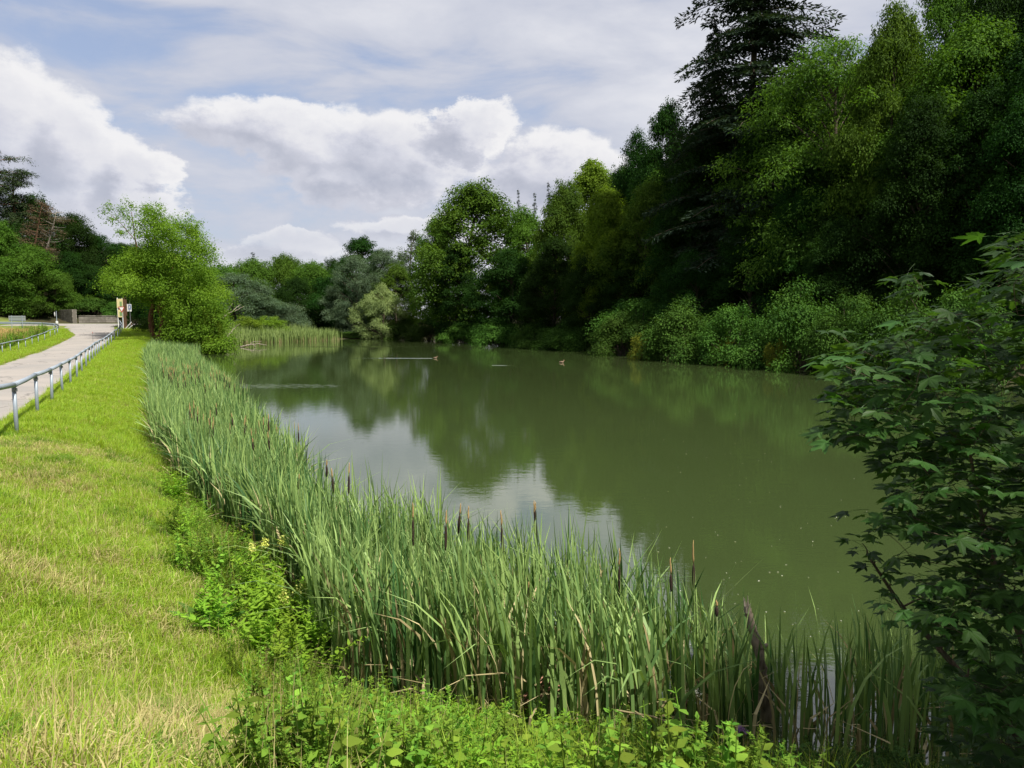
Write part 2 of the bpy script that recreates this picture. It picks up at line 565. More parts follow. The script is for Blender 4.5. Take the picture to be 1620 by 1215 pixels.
def ground_mat():
    m, t = new_mat('ground_soil')
    tc = t.n('ShaderNodeTexCoord')
    v = tc.outputs['Object']
    a = t.n('ShaderNodeAttribute', attribute_name='var')      # 0 leaf litter under trees, 1 meadow
    n1 = t.noise(v, .45, 5, .6)
    n2 = t.noise(v, 7, 5, .65)
    n3 = t.noise(v, 60, 3, .7)
    meadow = t.mix(t.smooth(n1, .42, .62), (.115, .165, .028), (.175, .195, .050))
    meadow = t.mix(t.math('MULTIPLY', t.smooth(n2, .50, .72), .6), meadow, (.27, .215, .105))
    meadow = t.mix(t.math('MULTIPLY', n3, .5), meadow, (.07, .085, .022))
    litter = t.mix(n2, (.030, .026, .014), (.060, .050, .026))
    litter = t.mix(t.smooth(n1, .5, .7), litter, (.028, .045, .014))
    c = t.mix(a.outputs['Fac'], litter, meadow)
    p = principled(t, Base_Color=c, Roughness=.95, Specular_IOR_Level=.1)
    b = t.n('ShaderNodeBump', i_Strength=.8, i_Distance=.05)
    t.l(n2, b.inputs['Height']); t.l(b.outputs[0], p.inputs['Normal'])
    t.l(p.outputs[0], t.out.inputs[0])
    return m


def water_mat():
    m, t = new_mat('turbid_water')
    tc = t.n('ShaderNodeTexCoord')
    v = tc.outputs['Object']
    n0 = t.noise(v, .05, 4, .5)
    murk = t.mix(n0, (.033, .050, .015), (.044, .064, .020))
    p = principled(t, Base_Color=murk, Roughness=.01, IOR=2.1)
    # small wavelets, calm over most of the lake, livelier in wind streaks
    mp = t.n('ShaderNodeMapping'); mp.inputs['Scale'].default_value = (1.0, 1.9, 1); mp.inputs['Rotation'].default_value = (0, 0, R(12))
    t.l(v, mp.inputs[0])
    r1 = t.noise(mp.outputs[0], 1.6, 3, .5)
    r2 = t.noise(mp.outputs[0], 7.0, 2, .5)
    mp2 = t.n('ShaderNodeMapping'); mp2.inputs['Scale'].default_value = (.02, .12, 1)
    t.l(v, mp2.inputs[0])
    streak = t.smooth(t.noise(mp2.outputs[0], 1.0, 4, .55, .3), .58, .70)
    sep = t.n('ShaderNodeSeparateXYZ'); t.l(v, sep.inputs[0])

    def patch(x0, y0, rx, ry):
        dx = t.math('DIVIDE', t.math('SUBTRACT', sep.outputs[0], x0), rx)
        dy = t.math('DIVIDE', t.math('SUBTRACT', sep.outputs[1], y0), ry)
        return t.smooth(t.math('ADD', t.math('MULTIPLY', dx, dx), t.math('MULTIPLY', dy, dy)), 1.0, .0)
    gust = t.math('ADD', patch(-25, 103, 22, 4.0), t.math('MULTIPLY', patch(-13.5, 42, 4.6, 1.6), t.math('MULTIPLY', t.smooth(r1, .48, .66), t.smooth(r2, .4, .65))), clamp=True)
    lively = t.math('ADD', .055, t.math('ADD', t.math('MULTIPLY', streak, .09), t.math('MULTIPLY', gust, .5)))
    hgt = t.math('MULTIPLY', t.math('ADD', r1, t.math('MULTIPLY', r2, .45)), lively)
    b = t.n('ShaderNodeBump', i_Strength=1.0, i_Distance=.028)
    t.l(hgt, b.inputs['Height']); t.l(b.outputs[0], p.inputs['Normal'])
    t.l(p.outputs[0], t.out.inputs[0])
    return m


M['stone'] = stone_mat()
M['asphalt'] = asphalt_mat()
M['ground'] = ground_mat()
M['water'] = water_mat()

# ------------------------------------------------------------------ lay of the land
LAKE = np.array([(9, 5.3), (5, 5.8), (2.5, 6.25), (0.4, 6.5), (-1.0, 7.0), (-2.3, 9.6), (-4.6, 12.6), (-8.3, 18.8), (-14.6, 32),
                 (-21.4, 46), (-28.4, 60), (-35, 75), (-39.5, 92), (-43, 106), (-43.5, 118), (-38, 130), (-32, 141), (-29, 149),
                 (-17, 150), (-11.5, 137), (-4, 124), (3, 112), (8, 97), (12, 84), (15, 74), (20.5, 66), (25.5, 56), (30, 44),
                 (34, 27), (33, 11), (22, 4.5)], float)


def seg_dist(P, A, B):
    d = B - A
    t = np.clip(((P - A) @ d) / (d @ d), 0, 1)
    return np.linalg.norm(P - (A + t[:, None] * d), axis=1)


def lake_dist(x, y):
    """distance to the shore, negative on the water"""
    P = np.stack([np.ravel(x), np.ravel(y)], 1).astype(float)
    dist = np.full(len(P), 1e9)
    ins = np.zeros(len(P), bool)
    n = len(LAKE)
    for i in range(n):
        A, B = LAKE[i], LAKE[(i + 1) % n]
        dist = np.minimum(dist, seg_dist(P, A, B))
        cond = ((A[1] > P[:, 1]) != (B[1] > P[:, 1]))
        with np.errstate(divide='ignore', invalid='ignore'):
            xi = (B[0] - A[0]) * (P[:, 1] - A[1]) / (B[1] - A[1] + 1e-12) + A[0]
        ins ^= cond & (P[:, 0] < xi)
    return np.where(ins, -dist, dist)


def sstep(x, a, b):
    t = np.clip((x - a) / (b - a), 0, 1)
    return t * t * (3 - 2 * t)


HY = [-30, 2, 8, 16, 27, 40, 65, 75, 85, 95, 105, 115, 125, 160]
HV = [2.1, 2.1, 1.66, 1.20, .98, .94, .93, 1.2, 1.6, 2.0, 2.5, 2.9, 3.05, 3.2]


def fence_x(y):
    """x of the bank fence at depth y"""
    return np.interp(y, [0, 16, 60, 75, 85, 95, 105, 112], [-2.57, -10.57, -32.6, -39.6, -44.0, -48.7, -54.2, -57.8])


def vnoise(x, y, s, seed=0):
    """cheap smooth value noise"""
    r = np.random.default_rng(seed)
    tab = r.random((64, 64))
    fx, fy = np.asarray(x) / s, np.asarray(y) / s
    ix, iy = np.floor(fx).astype(int), np.floor(fy).astype(int)
    tx, ty = fx - ix, fy - iy
    tx, ty = tx * tx * (3 - 2 * tx), ty * ty * (3 - 2 * ty)
    g = lambda i, j: tab[i % 64, j % 64]
    return (g(ix, iy) * (1 - tx) + g(ix + 1, iy) * tx) * (1 - ty) + (g(ix, iy + 1) * (1 - tx) + g(ix + 1, iy + 1) * tx) * ty


def road_mask(x, y):
    """1 under the two roads"""
    xr = fence_x(y) - .75
    a = (x < xr + .25) & (x > xr - 4.75 - 2.0 * sstep(y, 85, 104)) & (y < 113) & (y > -40)
    b = (y > 110) & (y < 121) & (x < -56)
    return a | b


def hgt(x, y):
    x = np.asarray(x, float); y = np.asarray(y, float)
    shp = np.broadcast(x, y).shape
    x, y = np.broadcast_arrays(x, y)
    e = lake_dist(x, y).reshape(shp)
    q = (x - 3.5) * .89 + (y - 46) * .46
    right = sstep(q, 3, 16)
    # left bank and road
    w = np.interp(y, [0, 5, 10, 16, 200], [4.4, 4.4, 3.8, 3.2, 3.2])
    t = np.clip(e / w, 0, 1)
    crest = np.interp(y, HY, HV) * (1 - .72 * sstep(y, 88, 104) * (1 - sstep(-x - .40 * y, 2, 9)))
    near = 1 - sstep(y, 8, 13)
    left = crest * ((1 - (1 - t) ** 1.5) * (1 - near) + t ** 1.15 * near)
    left = left + .22 * np.clip(y - 123, 0, 60) * sstep(-x - .40 * y, 3, 20) + .16 * np.clip(-x - 75, 0, 80)
    # right hillside
    hill = .25 + .10 * np.minimum(e, 4) + .42 * np.clip(e - 3, 0, 58)
    hill = hill * (1 - .86 * sstep(y, 112, 150))
    land = left * (1 - right) + hill * right
    bump = (vnoise(x, y, 1.7, 3) - .5) * .10 + (vnoise(x, y, .45, 4) - .5) * .05
    rm = road_mask(x, y)
    land = land + np.where(rm, -.035, bump * sstep(e, .1, 1.5))
    bed = -np.clip(-e * .5, 0, 2.0) - .03
    return np.where(e > 0, np.maximum(land, .0) + .03 * sstep(e, 0, .3), bed)


def h1(x, y):
    return float(hgt(np.array([x]), np.array([y]))[0])


def axis(parts):
    out = []
    for a, b, s in parts:
        out.append(np.arange(a, b, s))
    return np.concatenate(out)


def build_ground():
    xs = axis([(-2200, -600, 200), (-600, -200, 40), (-200, -80, 8), (-80, -34, 1.0), (-34, -12, .6), (-12, 7, .3), (7, 45, 1.0), (45, 120, 5), (120, 400, 30), (400, 2400, 200)])
    ys = axis([(-400, -60, 40), (-60, -6, 6), (-6, 2, .6), (2, 20, .3), (20, 70, .8), (70, 160, 1.6), (160, 300, 10), (300, 800, 50), (800, 3200, 200)])
    X, Y = np.meshgrid(xs, ys)
    Z = hgt(X, Y)
    q = (X - 3.5) * .89 + (Y - 46) * .46
    e = lake_dist(X, Y).reshape(X.shape)
    meadow = (1 - sstep(q, 0, 8)) * (1 - sstep(Y, 118, 124)) * sstep(e, .5, 1.2)
    meadow = meadow * (1 - sstep(X, -1, 3) * .6 * (Y < 9)) * (1 - sstep(Y, 76, 84) * (X > -42))
    mb = MB()
    nx, ny = len(xs), len(ys)
    i = np.arange((ny - 1) * nx).reshape(ny - 1, nx)[:, :-1].ravel()
    mb.add(np.stack([X.ravel(), Y.ravel(), Z.ravel()], 1), np.stack([i, i + 1, i + nx + 1, i + nx], 1), None, meadow.ravel().astype(np.float32))
    o = link('ground', mb.mesh('ground', [M['ground']], True))
    tag(o, 'grassy bank and wooded slopes round the lake', 'ground', kind='structure')
    # water
    mb = MB()
    xs = np.linspace(-60, 50, 12); ys = np.linspace(-0, 165, 16)
    # the water sheet follows the shore with a little overlap under the bank
    c = LAKE.mean(0)
    P = LAKE + (LAKE - c) / np.linalg.norm(LAKE - c, axis=1)[:, None] * .9
    me = bpy.data.meshes.new('lake_water')
    import bmesh
    bm = bmesh.new()
    vs = [bm.verts.new((p[0], p[1], 0)) for p in P]
    f = bm.faces.new(vs)
    if f.normal.z < 0: f.normal_flip()
    bmesh.ops.triangulate(bm, faces=[f])
    bm.to_mesh(me); bm.free()
    for p in me.polygons:
        pass
    me.materials.append(M['water'])
    o = link('lake_water', me)
    tag(o, 'calm olive green lake reflecting trees and cloud', 'lake', kind='structure')


build_ground()


def strip(name, L, Rr, z_off, mat, label, cat):
    """a sheet between two edges, laid on the road grade"""
    L = np.asarray(L, float); Rr = np.asarray(Rr, float)
    k = 5
    rows = []
    for i in range(k):
        f = i / (k - 1)
        p = L * (1 - f) + Rr * f
        crown = .04 * (1 - (2 * f - 1) ** 2)
        z = np.interp(p[:, 1], HY, HV) + z_off + crown
        rows.append(np.column_stack([p, z]))
    V = np.stack(rows, 1)
    n = len(L)
    i = np.arange((n - 1) * k).reshape(n - 1, k)[:, :-1].ravel()
    mb = MB(); mb.add(V.reshape(-1, 3), np.stack([i, i + 1, i + k + 1, i + k], 1))
    o = link(name, mb.mesh(name, [mat], True))
    return tag(o, label, cat, kind='structure')


ys = np.concatenate([np.arange(-20, 80, 2.0), np.arange(80, 111.5, 1.5)])
wob = (vnoise(ys, ys * 0, 3.1, 9) - .5) * .35
right = np.column_stack([fence_x(ys) - .75 + wob, ys])
left = np.column_stack([fence_x(ys) - 5.3 - 2.4 * sstep(ys, 88, 106) - wob[::-1] * .7, ys])
strip('lane', left, right, .012, M['asphalt'], 'narrow worn asphalt lane running along the bank', 'road')
xs = np.arange(-190, -54, 3.0)
strip('main_road', np.column_stack([xs, xs * 0 + 120.6]), np.column_stack([xs, xs * 0 + 110.6]), .018, M['asphalt'], 'pale asphalt main road crossing at the end of the lane', 'road')
# painted lines on the main road
mb = MB()
for x0 in np.arange(-140, -40, 6.0):
    x1 = x0 + 3.0
    z = np.interp(115.5, HY, HV) + .018 + .045
    mb.add([(x0, 115.42, z), (x1, 115.42, z), (x1, 115.56, z), (x0, 115.56, z)], [(0, 1, 2, 3)])
for x0 in np.arange(-61, -54, 1.0):
    z = np.interp(110.0, HY, HV) + .062
    mb.add([(x0, 109.7, z), (x0 + .6, 109.7, z), (x0 + .6, 110.1, z), (x0, 110.1, z)], [(0, 1, 2, 3)])
o = link('road_marking', mb.mesh('road_marking', [plain_mat('road_paint', (.62, .62, .58), .7, 0, .15, 6)]))
tag(o, 'white broken lines painted on the main road', 'road marking', kind='structure')

# ------------------------------------------------------------------ trees
def rdir(r, n):
    v = r.normal(size=(n, 3))
    return v / np.linalg.norm(v, axis=1)[:, None]


def puff(mb, r, c, cr, n, L, W, flat=.65, up=.55, hang=0.0, var=None, mi=0, solid=.45):
    """one clump of leaves: a flattened ball, leaves facing out and up"""
    g = r.normal(size=(n, 3)) * .40
    ln = np.linalg.norm(g, axis=1)[:, None]
    g = g * np.minimum(1, 1.2 / (ln + 1e-6))
    d = g / (np.linalg.norm(g, axis=1)[:, None] + 1e-6)
    # keep the middle thin: push leaves outwards, stretch each clump its own way, let the rim droop
    g = g * (solid + (1 - solid) * np.minimum(1, ln * 1.4)) + d * solid * .35
    th = r.random() * 6.283
    ax = np.array([math.cos(th), math.sin(th), 0])
    g = g + ax * (g @ ax)[:, None] * (.15 + .55 * r.random())
    g[:, 2] = g[:, 2] * flat - .22 * (g[:, 0] ** 2 + g[:, 1] ** 2)
    P = c + g * cr
    N = d * .75 + np.array([0, 0, up]) + r.normal(size=(n, 3)) * .34
    D = d * np.array([1, 1, .3]) + r.normal(size=(n, 3)) * .5 + np.array([0, 0, -.25 - hang])
    v = np.clip((r.random() if var is None else var) * .6 + r.random(n) * .4, 0, 1)
    mb.leaves(P, N, D, L * (.7 + .6 * r.random(n)), W * (.7 + .6 * r.random(n)), v, mi)


def bez(a, b, c, n=6):
    t = np.linspace(0, 1, n)[:, None]
    return (1 - t) ** 2 * a + 2 * t * (1 - t) * b + t ** 2 * c


def broad(seed, H=20.0, rad=6.0, cb=.16, nc=150, cr=1.25, nl=350, L=.27, W=.18, peak=.45, lobes=.28, flat=.62, hang=0.0, trunk_r=.32, gap=0.0):
    """broadleaf tree: returns trunk mesh builder and crown mesh builder"""
    r = np.random.default_rng(seed)
    tr, cw = MB(), MB()
    z0 = cb * H
    ph = r.random(6) * 6.28
    C = []
    tries = 0
    while len(C) < nc and tries < nc * 30:
        tries += 1
        t = r.random()
        # envelope: swells to the widest at 'peak' and closes over the top
        env = math.sin(math.pi * min(1, (t + .10) / 1.10) ** (.62 + peak * .5)) ** .72
        az = r.random() * 6.283
        lob = 1 + lobes * (math.sin(2 * az + ph[0] + 3 * t) * .6 + math.sin(3 * az + ph[1] - 5 * t) * .5 + math.sin(5 * az + ph[2] + 7 * t) * .35)
        f = .30 + .70 * r.random() ** .45
        rr = rad * env * lob * f
        p = np.array([math.cos(az) * rr, math.sin(az) * rr, z0 + t * (H - z0) * (1 - .05 * lobes)])
        if all(np.sum((p - q) ** 2) > (cr * .62) ** 2 for q in C[-60:]):
            C.append(p)
    ax = np.array([(0, 0, -.4), (.15 * rad * (r.random() - .5), .15 * rad * (r.random() - .5), H * .25),
                   (.3 * rad * (r.random() - .5), .3 * rad * (r.random() - .5), H * .55), (.2 * rad * (r.random() - .5), 0, H * .9)])
    tt = np.linspace(0, 1, 12)
    axis_p = np.column_stack([np.interp(tt, [0, .27, .6, 1], ax[:, k]) for k in range(3)])
    tr.tube(axis_p, trunk_r * (1 - tt) ** .8 + .03, 8)
    for k, c in enumerate(C):
        if k % 3 == 0:
            zz = max(H * .08, c[2] - .35 * np.hypot(c[0], c[1]) - H * .10)
            b = np.array([np.interp(zz, axis_p[:, 2], axis_p[:, 0]), np.interp(zz, axis_p[:, 2], axis_p[:, 1]), zz])
            mid = (b + c) / 2 + np.array([0, 0, .12 * np.linalg.norm(c - b)]) + r.normal(size=3) * .25
            n = 6
            tr.tube(bez(b, mid, c, n), np.linspace(.085, .018, n) * trunk_r / .32 * (.6 + .8 * r.random()), 5, cap=False)
        s = cr * (.42 + 1.05 * r.random() ** 1.3)
        n = int(nl * (s / cr) ** 2 * (1 - gap * r.random()))
        puff(cw, r, c, s, n, L, W, flat, hang=hang)
        # loose sprays break the outline
        for j in range(3):
            d = rdir(r, 1)[0]; d[2] = abs(d[2]) * .8
            puff(cw, r, c + d * s * 1.05, s * .38, max(8, n // 12), L, W, .8, hang=hang)
    return tr, cw


def conifer(seed, H=30.0, rad=5.5, cb=.12, lev=46, L=.42, W=.13, droop=.25, taper=.9, trunk_r=.38, irregular=.35, dens=1.0):
    r = np.random.default_rng(seed)
    tr, cw = MB(), MB()
    tt = np.linspace(0, 1, 14)
    tr.tube(np.column_stack([np.sin(tt * 3 + seed) * .12, np.cos(tt * 2.3) * .1, -.4 + tt * (H + .4)]), trunk_r * (1 - tt) + .02, 8)
    for i in range(lev):
        t = (i + r.random() * .6) / lev
        z = cb * H + t * (H - cb * H)
        rl = rad * (1 - t) ** taper * (.75 + .25 * math.sin(t * 3.1)) + .25
        for k in range(r.integers(4, 7)):
            az = r.random() * 6.283
            ln = rl * (1 - irregular + irregular * 1.5 * r.random())
            d = np.array([math.cos(az), math.sin(az), 0])
            a = np.array([0, 0, z])
            b = a + d * ln * .5 + np.array([0, 0, .10 * ln])
            c = a + d * ln + np.array([0, 0, -droop * ln])
            P = bez(a, b, c, 6)
            tr.tube(P, np.linspace(.05, .01, 6) * (.4 + ln / rad), 4, cap=False)
            n = int(22 * ln * dens)
            u = (.03 + .97 * r.random(n) ** .8)
            Q = (1 - u)[:, None] ** 2 * a + 2 * (u * (1 - u))[:, None] * b + (u ** 2)[:, None] * c
            side = np.cross(d, [0, 0, 1])
            sg = r.choice([-1, 1], n)
            wd = (.10 + .34 * np.sin(u * 2.8)) * ln * .55
            off = r.random(n) * wd
            Q = Q + side * (sg * off)[:, None] + np.array([0, 0, 1]) * (-.10 * off - .12 * r.random(n))[:, None]
            D = d * .7 + side * (sg * .8)[:, None] + r.normal(size=(n, 3)) * .25 + np.array([0, 0, -.30])
            N = np.array([0, 0, 1]) + r.normal(size=(n, 3)) * .45 + d * .2
            cw.leaves(Q, N, D, L * (.6 + .8 * r.random(n)), W * (.7 + .6 * r.random(n)), np.clip(.3 * r.random() + .7 * r.random(n), 0, 1))
    return tr, cw


def pine(seed, H=20.0, rad=4.5, nc=34, foliage=1.0, lean=0.0):
    r = np.random.default_rng(seed)
    tr, cw = MB(), MB()
    tt = np.linspace(0, 1, 12)
    ax = np.column_stack([lean * H * tt ** 1.3 + np.sin(tt * 4 + seed) * .25, np.sin(tt * 3) * .2, -.4 + tt * H])
    tr.tube(ax, .26 * (1 - tt) ** .7 + .03, 8)
    for k in range(nc):
        t = .48 + .52 * (k + r.random()) / nc
        a = np.array([np.interp(t, tt, ax[:, j]) for j in range(3)])
        az = r.random() * 6.283
        ln = rad * (1.15 - t * .65) * (.45 + .65 * r.random())
        d = np.array([math.cos(az), math.sin(az), .12])
        c = a + d * ln + np.array([0, 0, .25 * ln * r.random()])
        tr.tube(bez(a, (a + c) / 2 - np.array([0, 0, .1 * ln]), c, 6), np.linspace(.07, .015, 6), 5, cap=False)
        if r.random() < foliage:
            for j in range(3):
                puff(cw, r, c - d * ln * .3 * j + r.normal(size=3) * .3, .95 - .15 * j, int(110 * foliage), .34, .07, .42, .5, var=r.random(), solid=.2)
    # bare snags below the crown
    for k in range(9):
        t = .22 + .3 * r.random()
        a = np.array([np.interp(t, tt, ax[:, j]) for j in range(3)])
        az = r.random() * 6.283
        ln = 1.0 + 2.2 * r.random()
        c = a + np.array([math.cos(az) * ln, math.sin(az) * ln, -.15 * ln])
        tr.tube(bez(a, (a + c) / 2 + np.array([0, 0, .15]), c, 5), np.linspace(.04, .008, 5), 4, cap=False)
    return tr, cw


def bush(seed, H=4.0, rad=3.0, nc=46, cr=.75, nl=400, L=.15, W=.10, flat=.75, hang=0.0):
    r = np.random.default_rng(seed)
    tr, cw = MB(), MB()
    ph = r.random(4) * 6.28
    for k in range(nc):
        az = r.random() * 6.283
        el = math.asin(r.random() ** .8)
        f = .45 + .55 * r.random() ** .4
        lob = 1 + .22 * math.sin(2 * az + ph[0]) + .15 * math.sin(5 * az + ph[1])
        c = np.array([math.cos(az) * math.cos(el) * rad * f * lob, math.sin(az) * math.cos(el) * rad * f * lob, .10 * H + math.sin(el) * H * .82 * f * (.85 + .3 * r.random())])
        if k % 2 == 0:
            b = np.array([r.normal() * .2, r.normal() * .2, -.2])
            tr.tube(bez(b, np.array([c[0] * .4, c[1] * .4, c[2] * .7]), c, 6), np.linspace(.05, .012, 6), 5, cap=False)
        s = cr * (.6 + .8 * r.random())
        puff(cw, r, c, s, int(nl * (s / cr) ** 2), L, W, flat, hang=hang)
    return tr, cw


PROTO = {}
LOW = {'oak_a': 'low_a', 'oak_b': 'low_a', 'oak_c': 'low_c', 'oak_d': 'low_c', 'lime': 'low_l'}
FINE = {'oak_a': 'oak_f', 'oak_b': 'oak_f', 'oak_c': 'oak_e', 'oak_d': 'oak_e'}


def proto(key, H, rad, builder, leaf, bark='bark'):
    tr, cw = builder
    PROTO[key] = (tr.mesh(key + '_trunk', [M[bark]], True), cw.mesh(key + '_crown', [M[leaf]]), H, rad)


proto('oak_a', 20, 6, broad(11), 'leaf_mid')
proto('oak_b', 20, 6, broad(12, lobes=.36, cr=1.35, nc=140), 'leaf_mid')
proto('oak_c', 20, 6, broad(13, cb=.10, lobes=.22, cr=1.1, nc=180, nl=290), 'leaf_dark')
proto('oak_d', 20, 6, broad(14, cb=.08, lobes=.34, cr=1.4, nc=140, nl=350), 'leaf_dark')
proto('lime', 20, 5, broad(15, rad=5, cb=.08, lobes=.30, cr=1.1, nc=150, peak=.3), 'leaf_light')
proto('ash', 20, 6, broad(16, cb=.2, lobes=.40, cr=1.15, nc=130, nl=380, L=.25, W=.09, hang=.3, gap=.4), 'leaf_ash')
proto('willow', 14, 6, broad(17, H=14, rad=6, cb=.05, nc=170, cr=1.0, nl=230, L=.30, W=.09, lobes=.22, hang=.5), 'leaf_silver')
proto('pale_willow', 10, 5, broad(18, H=10, rad=5, cb=.04, nc=120, cr=.85, nl=230, L=.26, W=.10, lobes=.25, hang=.2), 'leaf_pale')
proto('poplar', 20, 4, broad(19, rad=4, cb=.25, nc=80, cr=.8, nl=120, L=.26, W=.18, lobes=.45, gap=.5), 'leaf_silver', 'bark_grey')
proto('fir', 34, 7.5, conifer(21, H=34, rad=7.5, cb=.10, lev=66, dens=3.0, irregular=.5, droop=.16, taper=.62, L=.34, W=.12), 'leaf_spruce')
proto('spruce', 24, 4.2, conifer(22, H=24, rad=4.2, cb=.06, lev=48, droop=.30), 'leaf_spruce')
proto('pine', 20, 4.5, pine(23), 'leaf_pine', 'bark_pine')
proto('low_a', 13, 6, broad(24, H=13, rad=6, cb=.04, nc=110, cr=1.25, nl=420, L=.24, W=.16, flat=.8, lobes=.38), 'leaf_mid')
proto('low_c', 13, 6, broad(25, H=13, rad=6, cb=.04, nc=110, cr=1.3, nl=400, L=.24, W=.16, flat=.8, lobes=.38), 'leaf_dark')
proto('low_l', 13, 6, broad(26, H=13, rad=6, cb=.04, nc=150, cr=1.1, nl=250, L=.30, W=.2, flat=.85, lobes=.25), 'leaf_light')
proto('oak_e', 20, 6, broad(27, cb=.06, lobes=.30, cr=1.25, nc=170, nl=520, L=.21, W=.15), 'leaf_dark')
proto('oak_f', 20, 6, broad(28, cb=.08, lobes=.34, cr=1.3, nc=150, nl=500, L=.22, W=.15), 'leaf_mid')
proto('bush_a', 4, 3, bush(31), 'leaf_bush', 'bark')
proto('bush_b', 4, 3, bush(32, cr=.62, nc=60, nl=330), 'leaf_bush', 'bark')
proto('bush_y', 2.2, 2, bush(33, H=2.2, rad=2, cr=.45, nc=36, nl=150, L=.15, W=.10), 'leaf_yellow', 'bark')
proto('sallow', 6, 4.5, bush(34, H=6, rad=4.5, cr=.9, nc=80, nl=230, L=.24, W=.09, hang=.2), 'leaf_silver', 'bark_grey')
proto('scrub', 4, 3, bush(35, cr=.6, nc=60, nl=190, L=.22, W=.10), 'leaf_light', 'bark')


def plant(key, name, x, y, H, rad, label, cat, group=None, rz=None, z=None, crown_name='crown', tilt=0):
    if key in LOW and H / PROTO[key][2] < .80 * rad / PROTO[key][3]:
        key = LOW[key]
    elif key in FINE and y < 74:
        key = FINE[key]
    tm, cm, pH, pr = PROTO[key]
    z = h1(x, y) - .05 if z is None else z
    o = empty(name, (x, y, max(z, -.3)), random.random() * 6.28 if rz is None else rz, (rad / pr, rad / pr, H / pH))
    if tilt:
        o.rotation_euler[1] = tilt
    link('trunk' if crown_name == 'crown' else 'stem', tm, o)
    link(crown_name, cm, o)
    return tag(o, label, cat, group)


def tree_px(key, name, px, ytop, Y, wpx, label, cat='tree', group=None, **kw):
    top = at(px, ytop, Y)
    g = h1(top[0], top[1])
    return plant(key, name, top[0], top[1], max(.9, top[2] - g), wpx * Y / 2400.0, label, cat, group, **kw)


FR = 'trees of the wooded right shore'
FE = 'trees behind the far end of the lake'
LH = 'trees on the hillside beyond the road'
# far end of the lake, left to right
for k, n, px, yt, Y, w, lb in [
    ('oak_a', 'broadleaf_tree', 352, 420, 168, 90, 'mid green tree just right of the big leafy bank tree, far shore'),
    ('spruce', 'conifer_tree', 400, 398, 186, 48, 'small dark conifer tip peeping above the far shore trees'),
    ('oak_b', 'broadleaf_tree', 398, 412, 176, 105, 'rounded green tree below the conifer tip on the far shore'),
    ('oak_b', 'broadleaf_tree', 447, 404, 180, 90, 'green tree with twiggy top behind the grey willow bush'),
    ('oak_a', 'broadleaf_tree', 497, 416, 172, 100, 'dark green tree over the gap with the glimpsed house'),
    ('oak_c', 'broadleaf_tree', 530, 412, 178, 80, 'dark tree left of the tall domed tree, far shore'),
    ('oak_c', 'broadleaf_tree', 574, 374, 168, 92, 'tall dark domed tree standing above the far shore willows'),
    ('willow', 'willow_tree', 560, 404, 157, 92, 'grey green willow in front of the tall dark domed tree'),
    ('willow', 'willow_tree', 608, 394, 154, 90, 'large soft willow above the pale round willow'),
    ('poplar', 'poplar_tree', 651, 362, 158, 60, 'thin see-through poplar with pale trunk beside the forest edge'),
    ('oak_b', 'broadleaf_tree', 626, 420, 150, 80, 'dark tree behind the pale round willow'),
    ('willow', 'willow_tree', 372, 432, 134, 130, 'large rounded grey green willow over the far reed bed'),
    ('willow', 'willow_tree', 412, 452, 136, 80, 'lower willow shoulder right of the large rounded willow'),
    ('oak_d', 'broadleaf_tree', 520, 440, 164, 90, 'dark shaded tree beside the gap at the lake end'),
    ('oak_c', 'broadleaf_tree', 470, 440, 160, 80, 'dark tree between the willow and the lake end gap'),
]:
    tree_px(k, n, px, yt, Y, w, lb, group=FE)
plant('pale_willow', 'willow_tree', *at(604, 500, 144)[:2], 10.2, 4.6, 'pale yellow green round willow standing out on the far shore', 'tree')
plant('sallow', 'willow_bush', *at(452, 500, 138)[:2], 6.0, 4.4, 'rounded grey willow bush behind the far reed bed', 'bush')

